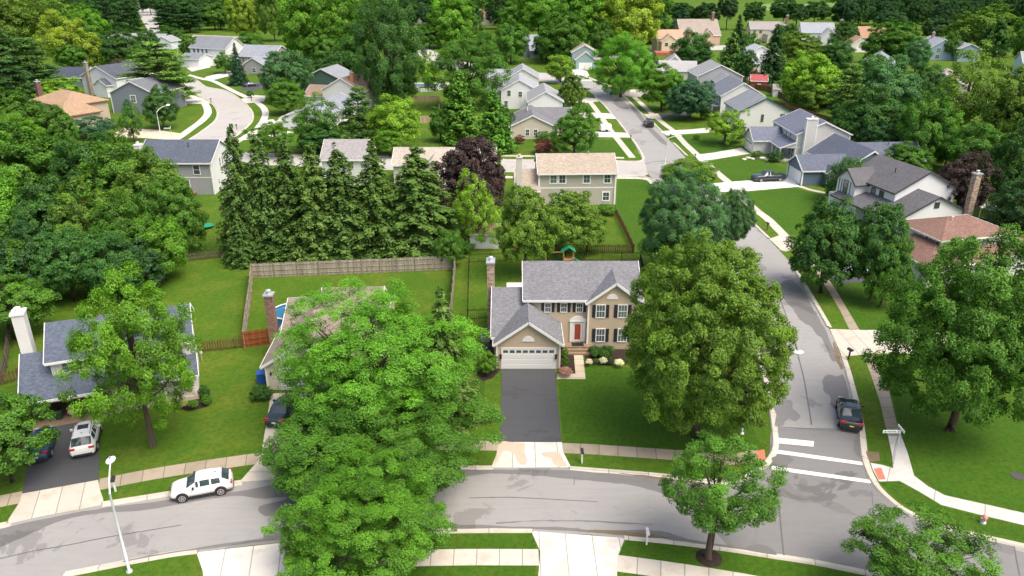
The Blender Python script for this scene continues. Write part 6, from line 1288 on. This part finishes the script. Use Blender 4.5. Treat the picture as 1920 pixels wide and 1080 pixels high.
e_ = empty('trampoline', at(388,427), 0, 'small round green trampoline on the lawn of the grey house', 'trampoline'); MB().tube([(0,0,.35),(0,0,.4)],[1.0,1.0],20).build('mat', GRT, e_)
for k in range(5): a = 2*pi*k/5; MB().tube([(cos(a)*.95,sin(a)*.95,0),(cos(a)*.95,sin(a)*.95,.36)],[.03,.03],6).build('leg', BLACKM, e_)
e_ = empty('patio_table', at(1842,428), .3, 'patio table under the trees behind the brick chimney', 'table'); MB().box(-1.1,1.1,-.7,.7,.7,.76).build('tabletop', plain('teak',(.42,.27,.12),.7,var=.2), e_)
for x in (-.95,.95):
    for y in (-.55,.55): MB().box(x-.04,x+.04,y-.04,y+.04,0,.7).build('leg', CED, e_)
e_ = empty('patio_umbrella', at(1855,415), 0, 'dark folded out patio umbrella beside the patio table', 'umbrella'); MB().tube([(0,0,0),(0,0,2.3)],[.03,.03],6).build('pole', METAL, e_); MB().tube([(0,0,2.0),(0,0,2.5)],[1.3,.03],10).build('canopy', plain('dark_canvas',(.05,.08,.09),.8), e_)
e_ = empty('garden_canopy', at(1842,412), 0, 'pale awning panel behind the brick chimney', 'awning'); MB().slab([(-1.3,-1,2.2),(1.3,-1,2.2),(1.3,1,2.5),(-1.3,1,2.5)],.06).build('canopy', plain('pale_canvas',(.6,.63,.62),.7), e_)
for x in (-1.2,1.2): MB().box(x-.03,x+.03,-.9,-.84,0,2.2).build('post', METAL, e_)
e_ = empty('terrace_parasol', at(1254,96), 0, 'white parasol on the terrace of the pale yellow house', 'umbrella'); MB().tube([(0,0,0),(0,0,3)],[.05,.05],6).build('pole', METAL, e_); MB().tube([(0,0,2.7),(0,0,3.5)],[2.6,.05],10).build('canopy', WHM, e_)
m = MB(); m.box(-6,6,-4,4,0,1.3); o = m.build('terrace_wall', plain('red_brick_terrace',(.36,.12,.08),.9,var=.3), None, tuple(at(1253,103))); props(o, 'low red brick terrace wall below the pale yellow house', 'terrace')
# garden stones in front of the white porch house and below the yellow green tree
rr = random.Random(3)
for i,(px_,py_) in enumerate([(1395,300),(1403,297),(1411,299),(1420,296),(1429,298),(1437,301)]):
    pt = at(px_,py_); m = MB(); m.ball((0,0,.15),.55,8,5,.5); o = m.build('garden_stone', plain('pale_stone',(.62,.58,.52),.9,var=.2), None, (pt.x,pt.y,0)); o.scale = (rr.uniform(.8,1.4),rr.uniform(.7,1.1),rr.uniform(.7,1.2)); props(o, 'pale boulder edging the planting by the white porch house', 'stone', 'boulders by the white porch house')
